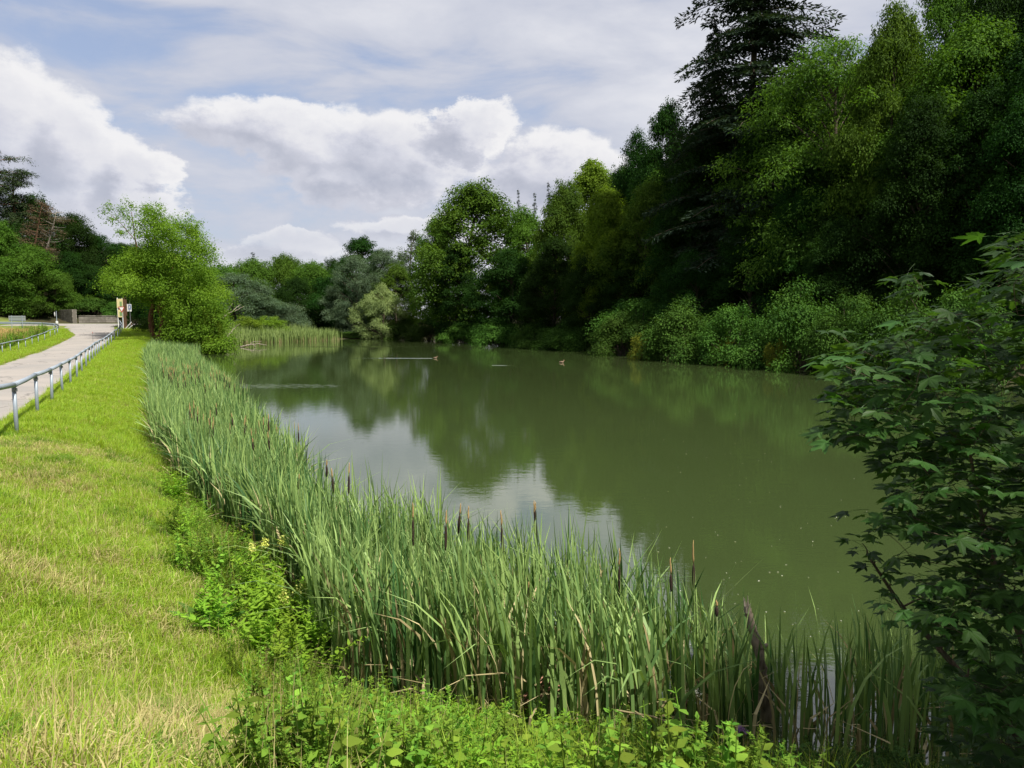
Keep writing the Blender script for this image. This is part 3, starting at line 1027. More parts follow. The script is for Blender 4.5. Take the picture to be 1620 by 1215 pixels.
# right shore forest, the skyline first
for k, n, px, yt, Y, w, lb in [
    ('oak_b', 'broadleaf_tree', 690, 348, 139, 80, 'left shoulder tree of the right hand forest'),
    ('oak_a', 'broadleaf_tree', 752, 292, 127, 165, 'tall domed green tree, highest at the forest end'),
    ('oak_b', 'broadleaf_tree', 832, 335, 122, 110, 'bright green tree right of the tall domed one'),
    ('spruce', 'conifer_tree', 820, 298, 150, 34, 'leftmost of the small conifer tips above the forest end'),
    ('spruce', 'conifer_tree', 846, 303, 152, 38, 'pale conifer tip between the other two small conifers'),
    ('spruce', 'conifer_tree', 868, 286, 150, 40, 'dark slim conifer tip left of the light topped tree'),
    ('lime', 'broadleaf_tree', 936, 250, 128, 120, 'light topped tree on the middle skyline of the forest'),
    ('oak_a', 'broadleaf_tree', 893, 292, 110, 90, 'green tree below the light topped skyline tree'),
    ('lime', 'broadleaf_tree', 958, 292, 96, 100, 'yellowish tree with hanging branches near the forest middle'),
    ('oak_d', 'broadleaf_tree', 1008, 202, 104, 80, 'dark tree on the skyline left of the two rounded tops'),
    ('oak_c', 'broadleaf_tree', 1056, 160, 100, 100, 'dark rounded treetop just left of the giant fir'),
    ('fir', 'fir_tree', 1205, -330, 80, 330, 'giant dark fir towering above the right forest'),
    ('fir', 'fir_tree', 1130, 20, 86, 130, 'ragged grey green fir leaning on the giant fir'),
    ('ash', 'ash_tree', 1325, 55, 68, 270, 'feathery light green ash right of the giant fir'),
    ('ash', 'ash_tree', 1232, 205, 70, 150, 'small bright feathery ash below the giant fir'),
    ('oak_b', 'broadleaf_tree', 1420, 10, 62, 150, 'tall dark green tree right of the feathery ash'),
    ('oak_a', 'broadleaf_tree', 1500, -60, 70, 150, 'high tree with sky showing through, upper right'),
    ('oak_d', 'broadleaf_tree', 1590, -90, 62, 160, 'highest black green tree at the upper right corner'),
    ('oak_c', 'broadleaf_tree', 1690, -80, 58, 170, 'dark tree cut off by the right edge, up high'),
    # lower storey
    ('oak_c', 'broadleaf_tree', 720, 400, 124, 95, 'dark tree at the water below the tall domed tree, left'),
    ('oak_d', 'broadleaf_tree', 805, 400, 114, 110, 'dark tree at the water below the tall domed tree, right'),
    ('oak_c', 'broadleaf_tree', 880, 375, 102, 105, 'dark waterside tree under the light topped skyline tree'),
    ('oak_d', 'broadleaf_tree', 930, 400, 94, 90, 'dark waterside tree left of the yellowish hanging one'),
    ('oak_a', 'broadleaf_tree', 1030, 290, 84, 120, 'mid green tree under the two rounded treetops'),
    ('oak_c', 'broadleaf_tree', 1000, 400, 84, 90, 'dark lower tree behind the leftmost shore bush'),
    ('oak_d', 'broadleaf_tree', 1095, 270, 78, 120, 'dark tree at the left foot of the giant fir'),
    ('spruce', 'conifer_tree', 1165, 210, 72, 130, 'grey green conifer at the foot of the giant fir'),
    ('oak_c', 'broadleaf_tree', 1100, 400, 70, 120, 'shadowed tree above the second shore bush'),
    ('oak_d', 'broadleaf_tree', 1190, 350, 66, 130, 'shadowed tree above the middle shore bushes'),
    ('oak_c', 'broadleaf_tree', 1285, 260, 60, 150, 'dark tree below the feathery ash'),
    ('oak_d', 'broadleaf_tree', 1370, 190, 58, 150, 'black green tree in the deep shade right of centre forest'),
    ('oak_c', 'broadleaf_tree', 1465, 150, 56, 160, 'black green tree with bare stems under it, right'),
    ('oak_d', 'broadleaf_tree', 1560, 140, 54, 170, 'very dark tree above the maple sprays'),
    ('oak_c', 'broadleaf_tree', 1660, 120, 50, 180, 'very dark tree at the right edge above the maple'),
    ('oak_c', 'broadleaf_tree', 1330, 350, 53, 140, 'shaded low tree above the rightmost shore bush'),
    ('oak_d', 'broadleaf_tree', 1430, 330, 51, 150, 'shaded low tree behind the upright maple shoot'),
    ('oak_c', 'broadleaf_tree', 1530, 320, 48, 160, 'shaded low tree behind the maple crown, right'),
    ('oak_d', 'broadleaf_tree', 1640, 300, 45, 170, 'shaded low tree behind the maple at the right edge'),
]:
    if yt >= 190 and px > 980:          # the lower storey stands back from the shore bushes
        Y += 7.0
    tree_px(k, n, px, yt, Y, w, lb, group=FR)

# trees deeper in the forest; nothing tells these apart
SKX = [660, 690, 740, 800, 860, 900, 960, 985, 1050, 1090, 1130, 1320, 1400, 1620, 1900]
SKY = [400, 352, 300, 330, 300, 280, 262, 230, 175, 120, 30, 60, 30, -50, -100]
cnt = 0
tries = 0
placed = []
while cnt < 34 and tries < 4000:
    tries += 1
    px = random.uniform(700, 1780); Y = random.uniform(48, 135)
    x, y = at(px, 500, Y)[:2]
    e = float(lake_dist(np.array([x]), np.array([y]))[0])
    if e < 10 or e > 36 or (x - 3.5) * .89 + (y - 46) * .46 < 6: continue
    if any((x - a) ** 2 + (y - b) ** 2 < 5.2 ** 2 for a, b in placed): continue
    yt = np.interp(px, SKX, SKY) + random.uniform(30, 120)
    top = at(px, yt, Y)
    H = top[2] - h1(x, y)
    if H < 7: continue
    H = min(H, 23)
    placed.append((x, y)); cnt += 1
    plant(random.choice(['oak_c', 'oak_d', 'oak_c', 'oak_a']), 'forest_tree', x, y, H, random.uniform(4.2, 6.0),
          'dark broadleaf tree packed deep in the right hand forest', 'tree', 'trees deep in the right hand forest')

# dark growth behind the bank tree
for k, px, yt, Y, w, lb in [('low_c', 222, 430, 108, 70, 'dark low tree behind the forked trunk, left'), ('low_c', 262, 420, 106, 80, 'dark low tree behind the forked trunk, right'),
                            ('low_a', 305, 440, 100, 80, 'green low tree behind the right half of the bank tree'),
                            ('bush_b', 236, 500, 95, 40, 'dark bush just behind the forked trunk'), ('bush_a', 275, 500, 92, 60, 'dark bush right of the forked trunk'),
                            ('scrub', 305, 505, 86, 62, 'bright bush under the bank tree at the water'), ('scrub', 330, 515, 82, 44, 'bright bush leaning over the water below the bank tree')]:
    tree_px(k, 'bank_bush' if 'b' in k[:2] or k == 'scrub' else 'low_tree', px, yt, Y, w, lb, 'bush' if k[0] in 'bs' else 'tree', 'growth around the bank tree', crown_name='foliage' if k[0] in 'bs' else 'crown')

# bushes along the right shore
SB = 'bushes overhanging the right shore'
for k, px, yt, Y, w, lb in [
    ('bush_a', 985, 508, 80, 90, 'leftmost round bush overhanging the right shore water'),
    ('bush_b', 1012, 470, 84, 110, 'taller bush behind the leftmost shore bush'),
    ('bush_a', 1085, 502, 69, 120, 'wide round bush second along the right shore'),
    ('bush_b', 1165, 512, 63.5, 110, 'low spreading bush in the middle of the right shore'),
    ('bush_a', 1262, 484, 58, 130, 'tall full bush nearest along the right shore'),
    ('bush_b', 1345, 505, 52, 110, 'dark bush half hidden by the left maple sprays'),
    ('bush_a', 1430, 500, 47, 130, 'dark bush behind the upright maple shoot'),
    ('bush_b', 1530, 500, 43, 140, 'dark bush behind the thick of the maple'),
    ('bush_a', 900, 520, 93, 80, 'low dark bush left of the round shore bushes'),
    ('bush_b', 850, 524, 101, 80, 'low bright bush at the foot of the middle forest'),
    ('bush_a', 790, 522, 112, 80, 'low bush at the foot of the tall domed tree'),
    ('bush_b', 735, 524, 122, 70, 'low bush where the forest meets the far water'),
    ('bush_b', 680, 522, 134, 60, 'small bush at the far right corner of the lake'),
    ('bush_a', 640, 520, 145, 60, 'small dark bush right of the pale round willow'),
    ('bush_b', 560, 524, 148, 60, 'low bush under the gap at the lake end'),
    ('bush_a', 515, 522, 147, 50, 'low bush right of the far reed bed'),
    ('scrub', 425, 500, 130, 62, 'yellowish bush rising behind the far reed bed'),
    ('scrub', 388, 500, 124, 52, 'yellow green bush by the dead branches'),
]:
    tree_px(k, 'shore_bush', px, yt, Y - (1.5 if px > 960 else 0), w * 1.15, lb, 'bush', SB, crown_name='foliage')
for px, yt, Y, lb in [(1015, 552, 70.5, 'small yellow leaved bush at the waterline between two shore bushes'),
                      (1232, 568, 56, 'tiny yellow leaved bush at the foot of the nearest shore bush'),
                      (1150, 560, 62.2, 'yellowish low bush trailing in the water, middle right shore')]:
    tree_px('bush_y', 'yellow_bush', px, yt, Y, 36, lb, 'bush', crown_name='foliage')

# hillside at the left, beyond the road
for k, n, px, yt, Y, w, lb in [
    ('pine', 'pine_tree', -12, 232, 134, 130, 'tall dark pine at the left edge of the picture'),
    ('pine', 'pine_tree', 22, 268, 138, 110, 'dark pine just right of the pine at the left edge'),
    ('oak_c', 'broadleaf_tree', 45, 312, 142, 120, 'dark tree behind the leaning brown pines'),
    ('oak_c', 'broadleaf_tree', 112, 340, 146, 90, 'dark tree right of the leaning brown pines'),
    ('oak_d', 'broadleaf_tree', 150, 372, 150, 80, 'dark tree on the skyline left of the leafy bank tree'),
    ('oak_c', 'broadleaf_tree', 195, 386, 156, 90, 'distant tree behind the leafy bank tree, left'),
    ('oak_a', 'broadleaf_tree', 240, 400, 160, 90, 'distant tree hidden behind the leafy bank tree'),
    ('oak_a', 'broadleaf_tree', 300, 410, 160, 90, 'distant tree at the right rim of the leafy bank tree'),
    ('oak_a', 'broadleaf_tree', -5, 352, 124, 90, 'full green tree at the left edge behind the guardrail'),
    ('oak_a', 'broadleaf_tree', 40, 388, 126, 105, 'full green tree above the grey road sign'),
    ('oak_a', 'broadleaf_tree', 85, 430, 127, 70, 'low green tree left of the tall stone wall'),
    ('oak_d', 'broadleaf_tree', 105, 400, 134, 80, 'dark tree above the tall stone wall'),
    ('oak_d', 'broadleaf_tree', 140, 420, 136, 80, 'dark tree hanging over the low stone wall'),
    ('oak_c', 'broadleaf_tree', 178, 424, 134, 70, 'dark tree behind the road signs'),
    ('oak_d', 'broadleaf_tree', -55, 330, 124, 120, 'tree cut off by the left edge'),
]:
    tree_px(k, n, px, yt, Y, w, lb, group=LH)
for px, yt, Y, w, lb in [(60, 470, 126, 60, 'dark shrub in the shade behind the grey road sign'), (20, 470, 125, 60, 'shrub at the left edge under the full green tree'),
                         (150, 470, 130, 70, 'ivy dark shrub over the low stone wall'), (185, 476, 128, 50, 'dark shrub behind the cream sign panels')]:
    tree_px('bush_b', 'roadside_shrub', px, yt, Y, w, lb, 'bush', 'shrubs along the far road edge', crown_name='foliage')

# the two leaning brown pines
for px, yt, Y, tilt, lb in [(66, 318, 129, R(11), 'leaning pine with brown needles and red trunk, left one'),
                            (88, 330, 130, R(17), 'leaning dying pine with pale bare trunk, right one')]:
    i = 0 if px == 66 else 1
    tr, cw = pine(41 + i, 20, 4.3, 26, .75 - .3 * i)
    top = at(px, yt, Y)
    foot = at(px - 26 - 14 * i, 470, Y)
    zg = h1(foot[0], foot[1])
    H = (top[2] - zg) / math.cos(tilt)
    o = empty('leaning_pine', (foot[0], foot[1], zg), 0, (1, 1, H / 20))
    o.rotation_euler[1] = tilt
    link('trunk', tr.mesh('leaning_pine_trunk', [M['bark_grey' if i else 'bark_pine']], True), o)
    link('crown', cw.mesh('leaning_pine_crown', [M['leaf_dead']]), o)
    tag(o, lb, 'tree')


# the leafy tree on the bank by the signs: forked red brown trunk, one thin top to the left
def bank_tree():
    r = np.random.default_rng(51)
    Yc = 86.0
    foot = at(247, 538, Yc)
    foot[2] = h1(foot[0], foot[1])
    tr, cw = MB(), MB()

    def loc(px, py, dY=0.0):
        return at(px, py, Yc + dY) - foot
    main = [(205, 432), (222, 446), (238, 440), (252, 452), (268, 478), (240, 418), (262, 375), (300, 372), (245, 400), (285, 405), (318, 410), (225, 425), (262, 435), (300, 440), (328, 440), (205, 450), (240, 460),
            (280, 465), (315, 470), (335, 480), (190, 440), (290, 495), (322, 505), (335, 520), (288, 518), (300, 525),
            (325, 540), (280, 545), (310, 552), (240, 350), (275, 355), (312, 388), (195, 415), (332, 458), (228, 392), (262, 400),
            (300, 480), (338, 500), (318, 530), (296, 556), (336, 545), (182, 442)]
    for px, py in main:
        for j in range(4):
            c = loc(px + r.normal() * 7, py + r.normal() * 8, r.normal() * 3.2)
            s = .95 + .75 * r.random()
            puff(cw, r, c, s, int(430 * s), .20, .13, .75)
            d = rdir(r, 1)[0]
            puff(cw, r, c + d * s, s * .45, 60, .20, .13, .8)
    for px, py in [(212, 322), (195, 335), (232, 328), (178, 345), (205, 352), (222, 348), (240, 342), (170, 333), (218, 372), (196, 372), (300, 348), (318, 362), (332, 395), (240, 372)]:
        for j in range(3):
            c = loc(px + r.normal() * 7, py + r.normal() * 6, r.normal() * 1.6)
            puff(cw, r, c, .6 + .35 * r.random(), 80, .20, .11, .8, solid=.1)
    # forked trunk and limbs
    def limb(pts, r0, r1, dY=None):
        P = np.array([loc(p[0], p[1], 0 if dY is None else dY[i]) for i, p in enumerate(pts)])
        t = np.linspace(0, 1, 4 * len(pts)); u = np.linspace(0, 1, len(pts))
        Q = np.column_stack([np.interp(t, u, P[:, k]) for k in range(3)])
        Q[1:-1] = (Q[:-2] + 2 * Q[1:-1] + Q[2:]) / 4
        tr.tube(Q, np.linspace(r0, r1, len(t)), 8)
    limb([(246, 541), (240, 520), (238, 500), (243, 482)], .36, .24)
    limb([(248, 541), (256, 522), (257, 505), (250, 488), (258, 470), (268, 440), (280, 400)], .32, .07)
    limb([(243, 484), (230, 455), (222, 420), (214, 380), (208, 335)], .20, .03)
    limb([(222, 420), (240, 390), (250, 360)], .10, .02)
    limb([(250, 490), (285, 470), (315, 440)], .13, .02)
    limb([(214, 380), (190, 352), (172, 336)], .05, .01)
    limb([(212, 365), (228, 345), (234, 328)], .05, .01)
    limb([(256, 510), (290, 505), (325, 495)], .11, .02)
    o = empty('bank_tree', foot)
    link('trunk', tr.mesh('bank_tree_trunk', [M['bark_red']], True), o)
    link('crown', cw.mesh('bank_tree_crown', [M['leaf_light']]), o)
    tag(o, 'large bright leafy tree with forked red brown trunk on the bank beside the fence end', 'tree')


bank_tree()


# dead branches lying in the water beyond the bank tree
def dead_branches():
    r = np.random.default_rng(61)
    base = at(352, 547, 104); base[2] = -.1
    tr = MB()

    def limb(pts, r0, r1):
        P = np.array([at(p[0], p[1], p[2]) for p in pts]) - base
        t = np.linspace(0, 1, 5 * len(pts)); u = np.linspace(0, 1, len(pts))
        Q = np.column_stack([np.interp(t, u, P[:, k]) for k in range(3)]) + r.normal(size=(len(t), 3)) * .03
        tr.tube(Q, np.linspace(r0, r1, len(t)), 6)
    limb([(345, 552, 104), (358, 535, 104), (372, 518, 105), (380, 512, 105)], .12, .03)
    limb([(352, 548, 104), (365, 538, 103), (379, 532, 102)], .09, .03)
    limb([(335, 512, 104), (350, 505, 104), (362, 495, 105), (372, 492, 105), (386, 484, 106)], .11, .02)
    limb([(350, 504, 104), (360, 490, 105), (368, 480, 105)], .07, .02)
    limb([(366, 494, 105), (378, 483, 106), (382, 482, 106)], .05, .015)
    limb([(340, 520, 103), (352, 500, 104)], .10, .06)
    limb([(380, 549, 101), (396, 545, 101), (410, 544, 101), (422, 546, 101)], .10, .03)
    limb([(392, 548, 101), (400, 541, 101), (414, 540, 101)], .06, .02)
    limb([(400, 545, 101), (405, 549, 101)], .05, .02)
    o = empty('fallen_branch', base)
    link('limb', tr.mesh('fallen_branch_limb', [M['deadwood']], True), o)
    tag(o, 'bleached bare branches fallen into the water beyond the bank tree', 'branch')


dead_branches()

# ------------------------------------------------------------------ fences, rails, signs, walls
def fence(name, pts, post_h, rail_z, rr, pr, label, sink=.25):
    """tubular fence: one post per point, one rail per span, a clamp on each post"""
    base = np.array(pts[0], float)
    o = empty(name, base)
    P = [np.array(p, float) - base for p in pts]
    mb = MB(); mb.tube([(0, 0, -sink), (0, 0, post_h * .5), (0, 0, post_h)], pr, 10)
    post_me = mb.mesh(name + '_post', [M['steel']], True)
    mb = MB()
    mb.tube([(0, 0, -.035), (0, 0, .035)], pr + .012, 10)
    clamp_me = mb.mesh(name + '_clamp', [M['steel_dark']])
    for i, p in enumerate(P):
        q = link('post', post_me, o); q.location = p
        q.rotation_euler = (random.uniform(-.025, .025), random.uniform(-.025, .025), 0)
        c = link('clamp', clamp_me, o); c.location = p + np.array([0, 0, post_h - .06]); c.rotation_euler = (0, 0, random.uniform(-.3, .3))
    for i in range(len(P) - 1):
        a = P[i] + np.array([0, 0, rail_z]); b = P[i + 1] + np.array([0, 0, rail_z])
        d = (b - a) / np.linalg.norm(b - a)
        mb = MB(); mb.tube([a - d * .03, a + (b - a) * .5 - np.array([0, 0, .012]), b - d * .04], rr, 10)
        s = link('rail', mb.mesh(name + '_rail', [M['steel']], True), o)
        mb = MB(); mb.tube([b - d * .09, b + d * .05], rr + .008, 10)
        link('sleeve', mb.mesh(name + '_sleeve', [M['steel']], True), s)
    return tag(o, label, 'fence')


ysf = [9.3, 12.7] + list(16.2 + 3.62 * np.arange(13)) + [63.5, 67.5, 71.5, 75.5, 79.5, 83.5, 87.5, 91.5, 95.5, 99.5, 103.5]
fence('bank_fence', [(fence_x(y), y, h1(fence_x(y), y)) for y in ysf], 1.02, 1.07, .056, .043,
      'galvanised tube fence along the right edge of the lane')
lys = np.linspace(40, 98, 17)
fence('verge_fence', [(fence_x(y) - 7.4 - 2.3 * sstep(y, 88, 106), y, h1(fence_x(y) - 7.4 - 2.3 * sstep(y, 88, 106), y)) for y in lys], .86, .90, .036, .032,
      'low galvanised tube fence along the left verge of the lane')


def guardrail():
    pts = [(fence_x(98) - 9.0, 99.5), (-61.5, 102.5), (-64.5, 104.5), (-68, 105.6), (-72, 106), (-76, 106.2), (-80, 106.2), (-84, 106.2), (-88, 106.2), (-92, 106.2)]
    P = np.array([(x, y, h1(x, y)) for x, y in pts])
    base = P[0].copy(); P = P - base
    o = empty('guardrail', base)
    mb = MB(); mb.box((0, 0, .28), (.10, .06, .90))
    pm = mb.mesh('guardrail_post', [M['steel_dark']])
    for p in P:
        q = link('post', pm, o); q.location = p
    prof = [(-.02, .45), (.03, .50), (.03, .54), (-.02, .58), (-.02, .62), (.03, .66), (.03, .70), (-.02, .75)]
    for i in range(len(P) - 1):
        a, b = P[i], P[i + 1]
        d = b - a; d2 = np.array([d[0], d[1]]) / np.hypot(d[0], d[1]); nrm = np.array([-d2[1], d2[0]])
        V = []
        for e in (a, b):
            for u, z in prof:
                V.append((e[0] + nrm[0] * (u - .07), e[1] + nrm[1] * (u - .07), e[2] + z))
        k = len(prof)
        mb = MB(); mb.add(V, [(j, j + 1, k + j + 1, k + j) for j in range(k - 1)])
        link('beam', mb.mesh('guardrail_beam', [M['steel']]), o)
    tag(o, 'steel crash barrier curving along the main road at the left', 'guardrail')


guardrail()


def pole(mb, x, y, z0, z1, r, var=.5):
    mb.tube([(x, y, z0), (x, y, (z0 + z1) / 2), (x, y, z1)], r, 8)


def disc(mb, c, nrm_az, r, th, sides=24, tri=False):
    """flat plate facing azimuth nrm_az (in the xy plane)"""
    if tri:
        an = np.array([R(-90), R(30), R(150)])
    else:
        an = np.linspace(0, 2 * np.pi, sides, endpoint=False)
    f = np.array([math.cos(nrm_az), math.sin(nrm_az), 0]); s = np.array([-f[1], f[0], 0]); u = np.array([0, 0, 1.0])
    ring = np.array(c) + r * (np.cos(an)[:, None] * s + np.sin(an)[:, None] * u)
    n = len(an)
    V = np.vstack([ring + f * th / 2, ring - f * th / 2, [np.array(c) + f * th / 2], [np.array(c) - f * th / 2]])
    q = [(k, k + n, (k + 1) % n + n, (k + 1) % n) for k in range(n)]
    t = [(2 * n, k, (k + 1) % n) for k in range(n)] + [(2 * n + 1, n + (k + 1) % n, n + k) for k in range(n)]
    mb.add(V, q, t)


def part(parent, name, mat, fn):
    mb = MB(); fn(mb)
    return link(name, mb.mesh(name, [M[mat]]), parent)


FACE = R(-90)      # towards the camera


def signs():
    # direction board seen from behind, on two posts
    Y = 104.0
    c = at(27, 504, Y); g = h1(c[0], c[1])
    o = empty('direction_sign', (c[0], c[1], g))
    zc = c[2] - g
    part(o, 'panel', 'sign_grey', lambda m: m.box((0, 0, zc), (2.3, .04, .74), bevel=.012))
    for dx in (-.72, .72):
        part(o, 'post', 'steel', lambda m: pole(m, dx, -.06, -.3, zc + .42, .045))
    for dz in (-.22, .22):
        part(o, 'brace', 'steel', lambda m: m.box((0, -.035, zc + dz), (2.1, .03, .05)))
    tag(o, 'grey direction board on two posts seen from behind at the left', 'sign')
    # thin post with an edge-on round sign and a little white box
    c = at(89, 492, 101); g = h1(c[0], c[1])
    o = empty('sign_post', (c[0], c[1], g))
    zt = c[2] - g
    part(o, 'post', 'steel', lambda m: pole(m, 0, 0, -.3, zt, .04))
    part(o, 'round_plate', 'sign_white', lambda m: disc(m, (-.22, 0, zt - .42), FACE - R(70), .30, .02))
    part(o, 'small_box', 'sign_white', lambda m: m.box((.06, -.07, zt - 1.5), (.26, .12, .34), bevel=.02))
    tag(o, 'thin steel sign post with small white plates by the guardrail end', 'sign')
    # cream panels on a white double post
    Y = 101.0
    c = at(189.5, 480, Y); g = h1(c[0], c[1])
    o = empty('information_sign', (c[0], c[1], g))
    z1 = c[2] - g; z2 = at(189.5, 496, Y)[2] - g
    for dx in (-.34, .30):
        part(o, 'post', 'sign_white', lambda m: pole(m, dx, .05, -.3, z1 + .75, .05))
    p = part(o, 'upper_panel', 'sign_cream', lambda m: m.box((0, 0, z1), (.78, .05, 1.20), bevel=.012))
    part(p, 'picture', 'sign_green', lambda m: m.box((.14, -.03, z1 - .10), (.30, .012, .70)))
    p = part(o, 'lower_panel', 'sign_cream', lambda m: m.box((.02, 0, z2), (.66, .05, 1.0), bevel=.012))
    part(p, 'picture', 'sign_green', lambda m: m.box((.10, -.03, z2 - .05), (.34, .012, .55)))
    tag(o, 'two cream picture panels on white posts beside the fence end', 'sign')
    # give way triangle in front
    c = at(192.5, 489, 98); g = h1(c[0], c[1])
    o = empty('give_way_sign', (c[0], c[1], g))
    zt = c[2] - g
    part(o, 'post', 'steel', lambda m: pole(m, .03, .06, -.3, zt + .45, .035))
    p = part(o, 'triangle', 'sign_red', lambda m: disc(m, (0, 0, zt + .05), FACE, .54, .02, tri=True))
    part(p, 'white_field', 'sign_white', lambda m: disc(m, (0, -.016, zt + .05), FACE, .34, .012, tri=True))
    tag(o, 'red bordered white give way triangle, point down, on steel post', 'sign')
    # brown timber post
    c = at(196.5, 471, 102.5); g = h1(c[0], c[1])
    o = empty('timber_post', (c[0], c[1], g))
    part(o, 'shaft', 'wood', lambda m: m.box((0, 0, (c[2] - g) / 2 - .15), (.30, .24, c[2] - g + .3), bevel=.02))
    part(o, 'side_board', 'wood', lambda m: m.box((.22, -.02, (c[2] - g) - 1.3), (.16, .10, 2.2), bevel=.01))
    part(o, 'cap', 'wood', lambda m: m.box((.05, 0, (c[2] - g) + .04), (.52, .34, .07), bevel=.01))
    tag(o, 'dark brown timber post just right of the cream panels', 'post')
    # blue and white board
    c = at(204, 487, 103); g = h1(c[0], c[1])
    o = empty('notice_board', (c[0], c[1], g))
    zt = c[2] - g
    part(o, 'post', 'steel_dark', lambda m: pole(m, .1, .05, -.3, zt + .95, .05))
    p = part(o, 'panel', 'sign_white', lambda m: m.box((0, 0, zt), (.66, .04, .98), bevel=.01))
    part(p, 'blue_field', 'sign_blue', lambda m: m.box((.10, -.03, zt + .1), (.34, .014, .66)))
    part(p, 'white_mark', 'sign_white', lambda m: m.box((.08, -.042, zt + .12), (.10, .012, .40)))
    tag(o, 'blue and white notice board on dark post behind the signs', 'sign')
    # slanting pale planks (a little stair rail)
    c = at(204, 512, 101); g = h1(c[0], c[1])
    o = empty('plank_rail', (c[0], c[1], g))
    for k, (a, b, r) in enumerate([((-.5, 0, .1), (.35, 0, 1.0), .05), ((-.2, -.1, .0), (.5, -.1, .55), .05)]):
        part(o, 'plank', 'sign_white', lambda m: m.tube([a, ((a[0] + b[0]) / 2, a[1], (a[2] + b[2]) / 2), b], r, 6))
    part(o, 'post', 'wood', lambda m: m.box((.3, .02, .4), (.10, .10, 1.1)))
    part(o, 'step', 'stone', lambda m: m.box((0, .1, .06), (1.3, .6, .16), bevel=.02))
    tag(o, 'short slanting pale plank rail under the blue notice board', 'railing')
    # thin marker rod by the lane
    c = at(146.5, 527, 79); g = h1(c[0], c[1])
    o = empty('marker_rod', (c[0], c[1], g))
    part(o, 'rod', 'steel_dark', lambda m: pole(m, 0, 0, -.2, c[2] - g, .018))
    part(o, 'tip', 'sign_red', lambda m: pole(m, 0, 0, c[2] - g, c[2] - g + .12, .022))
    tag(o, 'thin dark marker rod standing at the lane edge', 'pole')


signs()


def stone_wall(name, a, b, H, th, label, stone=(.55, .30)):
    """each stone is a block with recessed joints; the stones are small from here, so they are one part"""
    r = np.random.default_rng(71 + int(H * 10))
    a = np.array(a); b = np.array(b)
    d = b - a; ln = np.hypot(*d); az = math.atan2(d[1], d[0])
    z0 = min(h1(*a), h1(*b)) - .2
    o = empty(name, (a[0], a[1], z0), az)
    core = MB(); core.box((ln / 2, 0, H / 2), (ln - .06, th - .10, H - .04), var=0)
    link('core', core.mesh('core', [M['stone']]), o)
    mb = MB()
    z = 0.0
    while z < H - .1:
        hh = min(stone[1] * (.75 + .5 * r.random()), H - z)
        x = 0.0
        while x < ln - .05:
            w = min(stone[0] * (.55 + .9 * r.random()), ln - x)
            for s in (-1, 1):
                pr = .02 + .035 * r.random()
                mb.box((x + w / 2, s * (th / 2 - .03), z + hh / 2), (w - .025, .06 + pr, hh - .025), var=r.random(), bevel=.012)
            x += w
        z += hh
    s = link('stonework', mb.mesh('stonework', [M['stone']]), o)
    s['kind'] = 'stuff'
    x = 0.0
    mb = MB()
    while x < ln:
        w = min(.8 * (.7 + .6 * r.random()), ln - x + .01)
        mb.box((x + w / 2, 0, H + .05), (w - .02, th + .10, .12), var=r.random(), bevel=.02); x += w
    c = link('coping', mb.mesh('coping', [M['stone']]), o); c['kind'] = 'stuff'
    return tag(o, label, 'wall')


pA = at(88, 500, 128); pB = at(118, 500, 122.5); pC = at(186, 500, 124)
stone_wall('stone_wall', pA[:2], pB[:2], 2.3, .6, 'tall rough stone wall beside the grassy verge, left of the low wall')
stone_wall('stone_wall', pB[:2] + np.array([.5, .4]), pC[:2], 1.35, .5, 'long low stone wall behind the junction under dark trees')

# a house glimpsed through the trees at the lake end
def house():
    c = at(528, 510, 196)
    g = h1(c[0], c[1])
    o = empty('house', (c[0], c[1], g - .2), R(8))
    part(o, 'wall', 'wall_ochre', lambda m: m.box((-2.6, 0, 3.6), (5.6, 8, 7.2)))
    part(o, 'side_wing', 'wall_cream', lambda m: m.box((4.2, 0, 2.7), (7.9, 7, 5.4)))

    def roof(m, x0, x1, y, z, h):
        V = [(x0, -y, z), (x1, -y, z), (x1, y, z), (x0, y, z), (x0, 0, z + h), (x1, 0, z + h), (x0, -y, z - .15), (x1, -y, z - .15), (x1, y, z - .15), (x0, y, z - .15)]
        m.add(V, [(0, 1, 5, 4), (2, 3, 4, 5), (6, 9, 8, 7), (0, 6, 7, 1), (2, 8, 9, 3)], [(0, 4, 3), (1, 2, 5)])
    rf = part(o, 'roof', 'roof', lambda m: roof(m, -5.8, .6, 4.5, 7.35, 2.6))
    part(rf, 'chimney', 'stone', lambda m: m.box((-3, .5, 9.9), (.7, .7, 1.6)))
    part(o, 'wing_roof', 'roof', lambda m: roof(m, .62, 8.5, 4.0, 5.55, 2.2))
    for x, z in [(-4.2, 2.0), (-1.4, 2.0), (-4.2, 5.1), (-1.4, 5.1), (2.2, 2.2), (4.4, 2.2), (6.6, 2.2)]:
        y = -4.02 if x < 0 else -3.52
        w = part(o, 'window', 'sign_white', lambda m: m.box((x, y, z), (1.2, .08, 1.5)))
        part(w, 'pane', 'glass', lambda m: m.box((x, y - .03, z), (1.0, .05, 1.3)))
    tag(o, 'ochre and cream house glimpsed through the trees at the lake end', 'house')


house()


# ------------------------------------------------------------------ reeds
def in_strip(P):
    """signed distances: e to the shore"""
    return lake_dist(P[:, 0], P[:, 1])


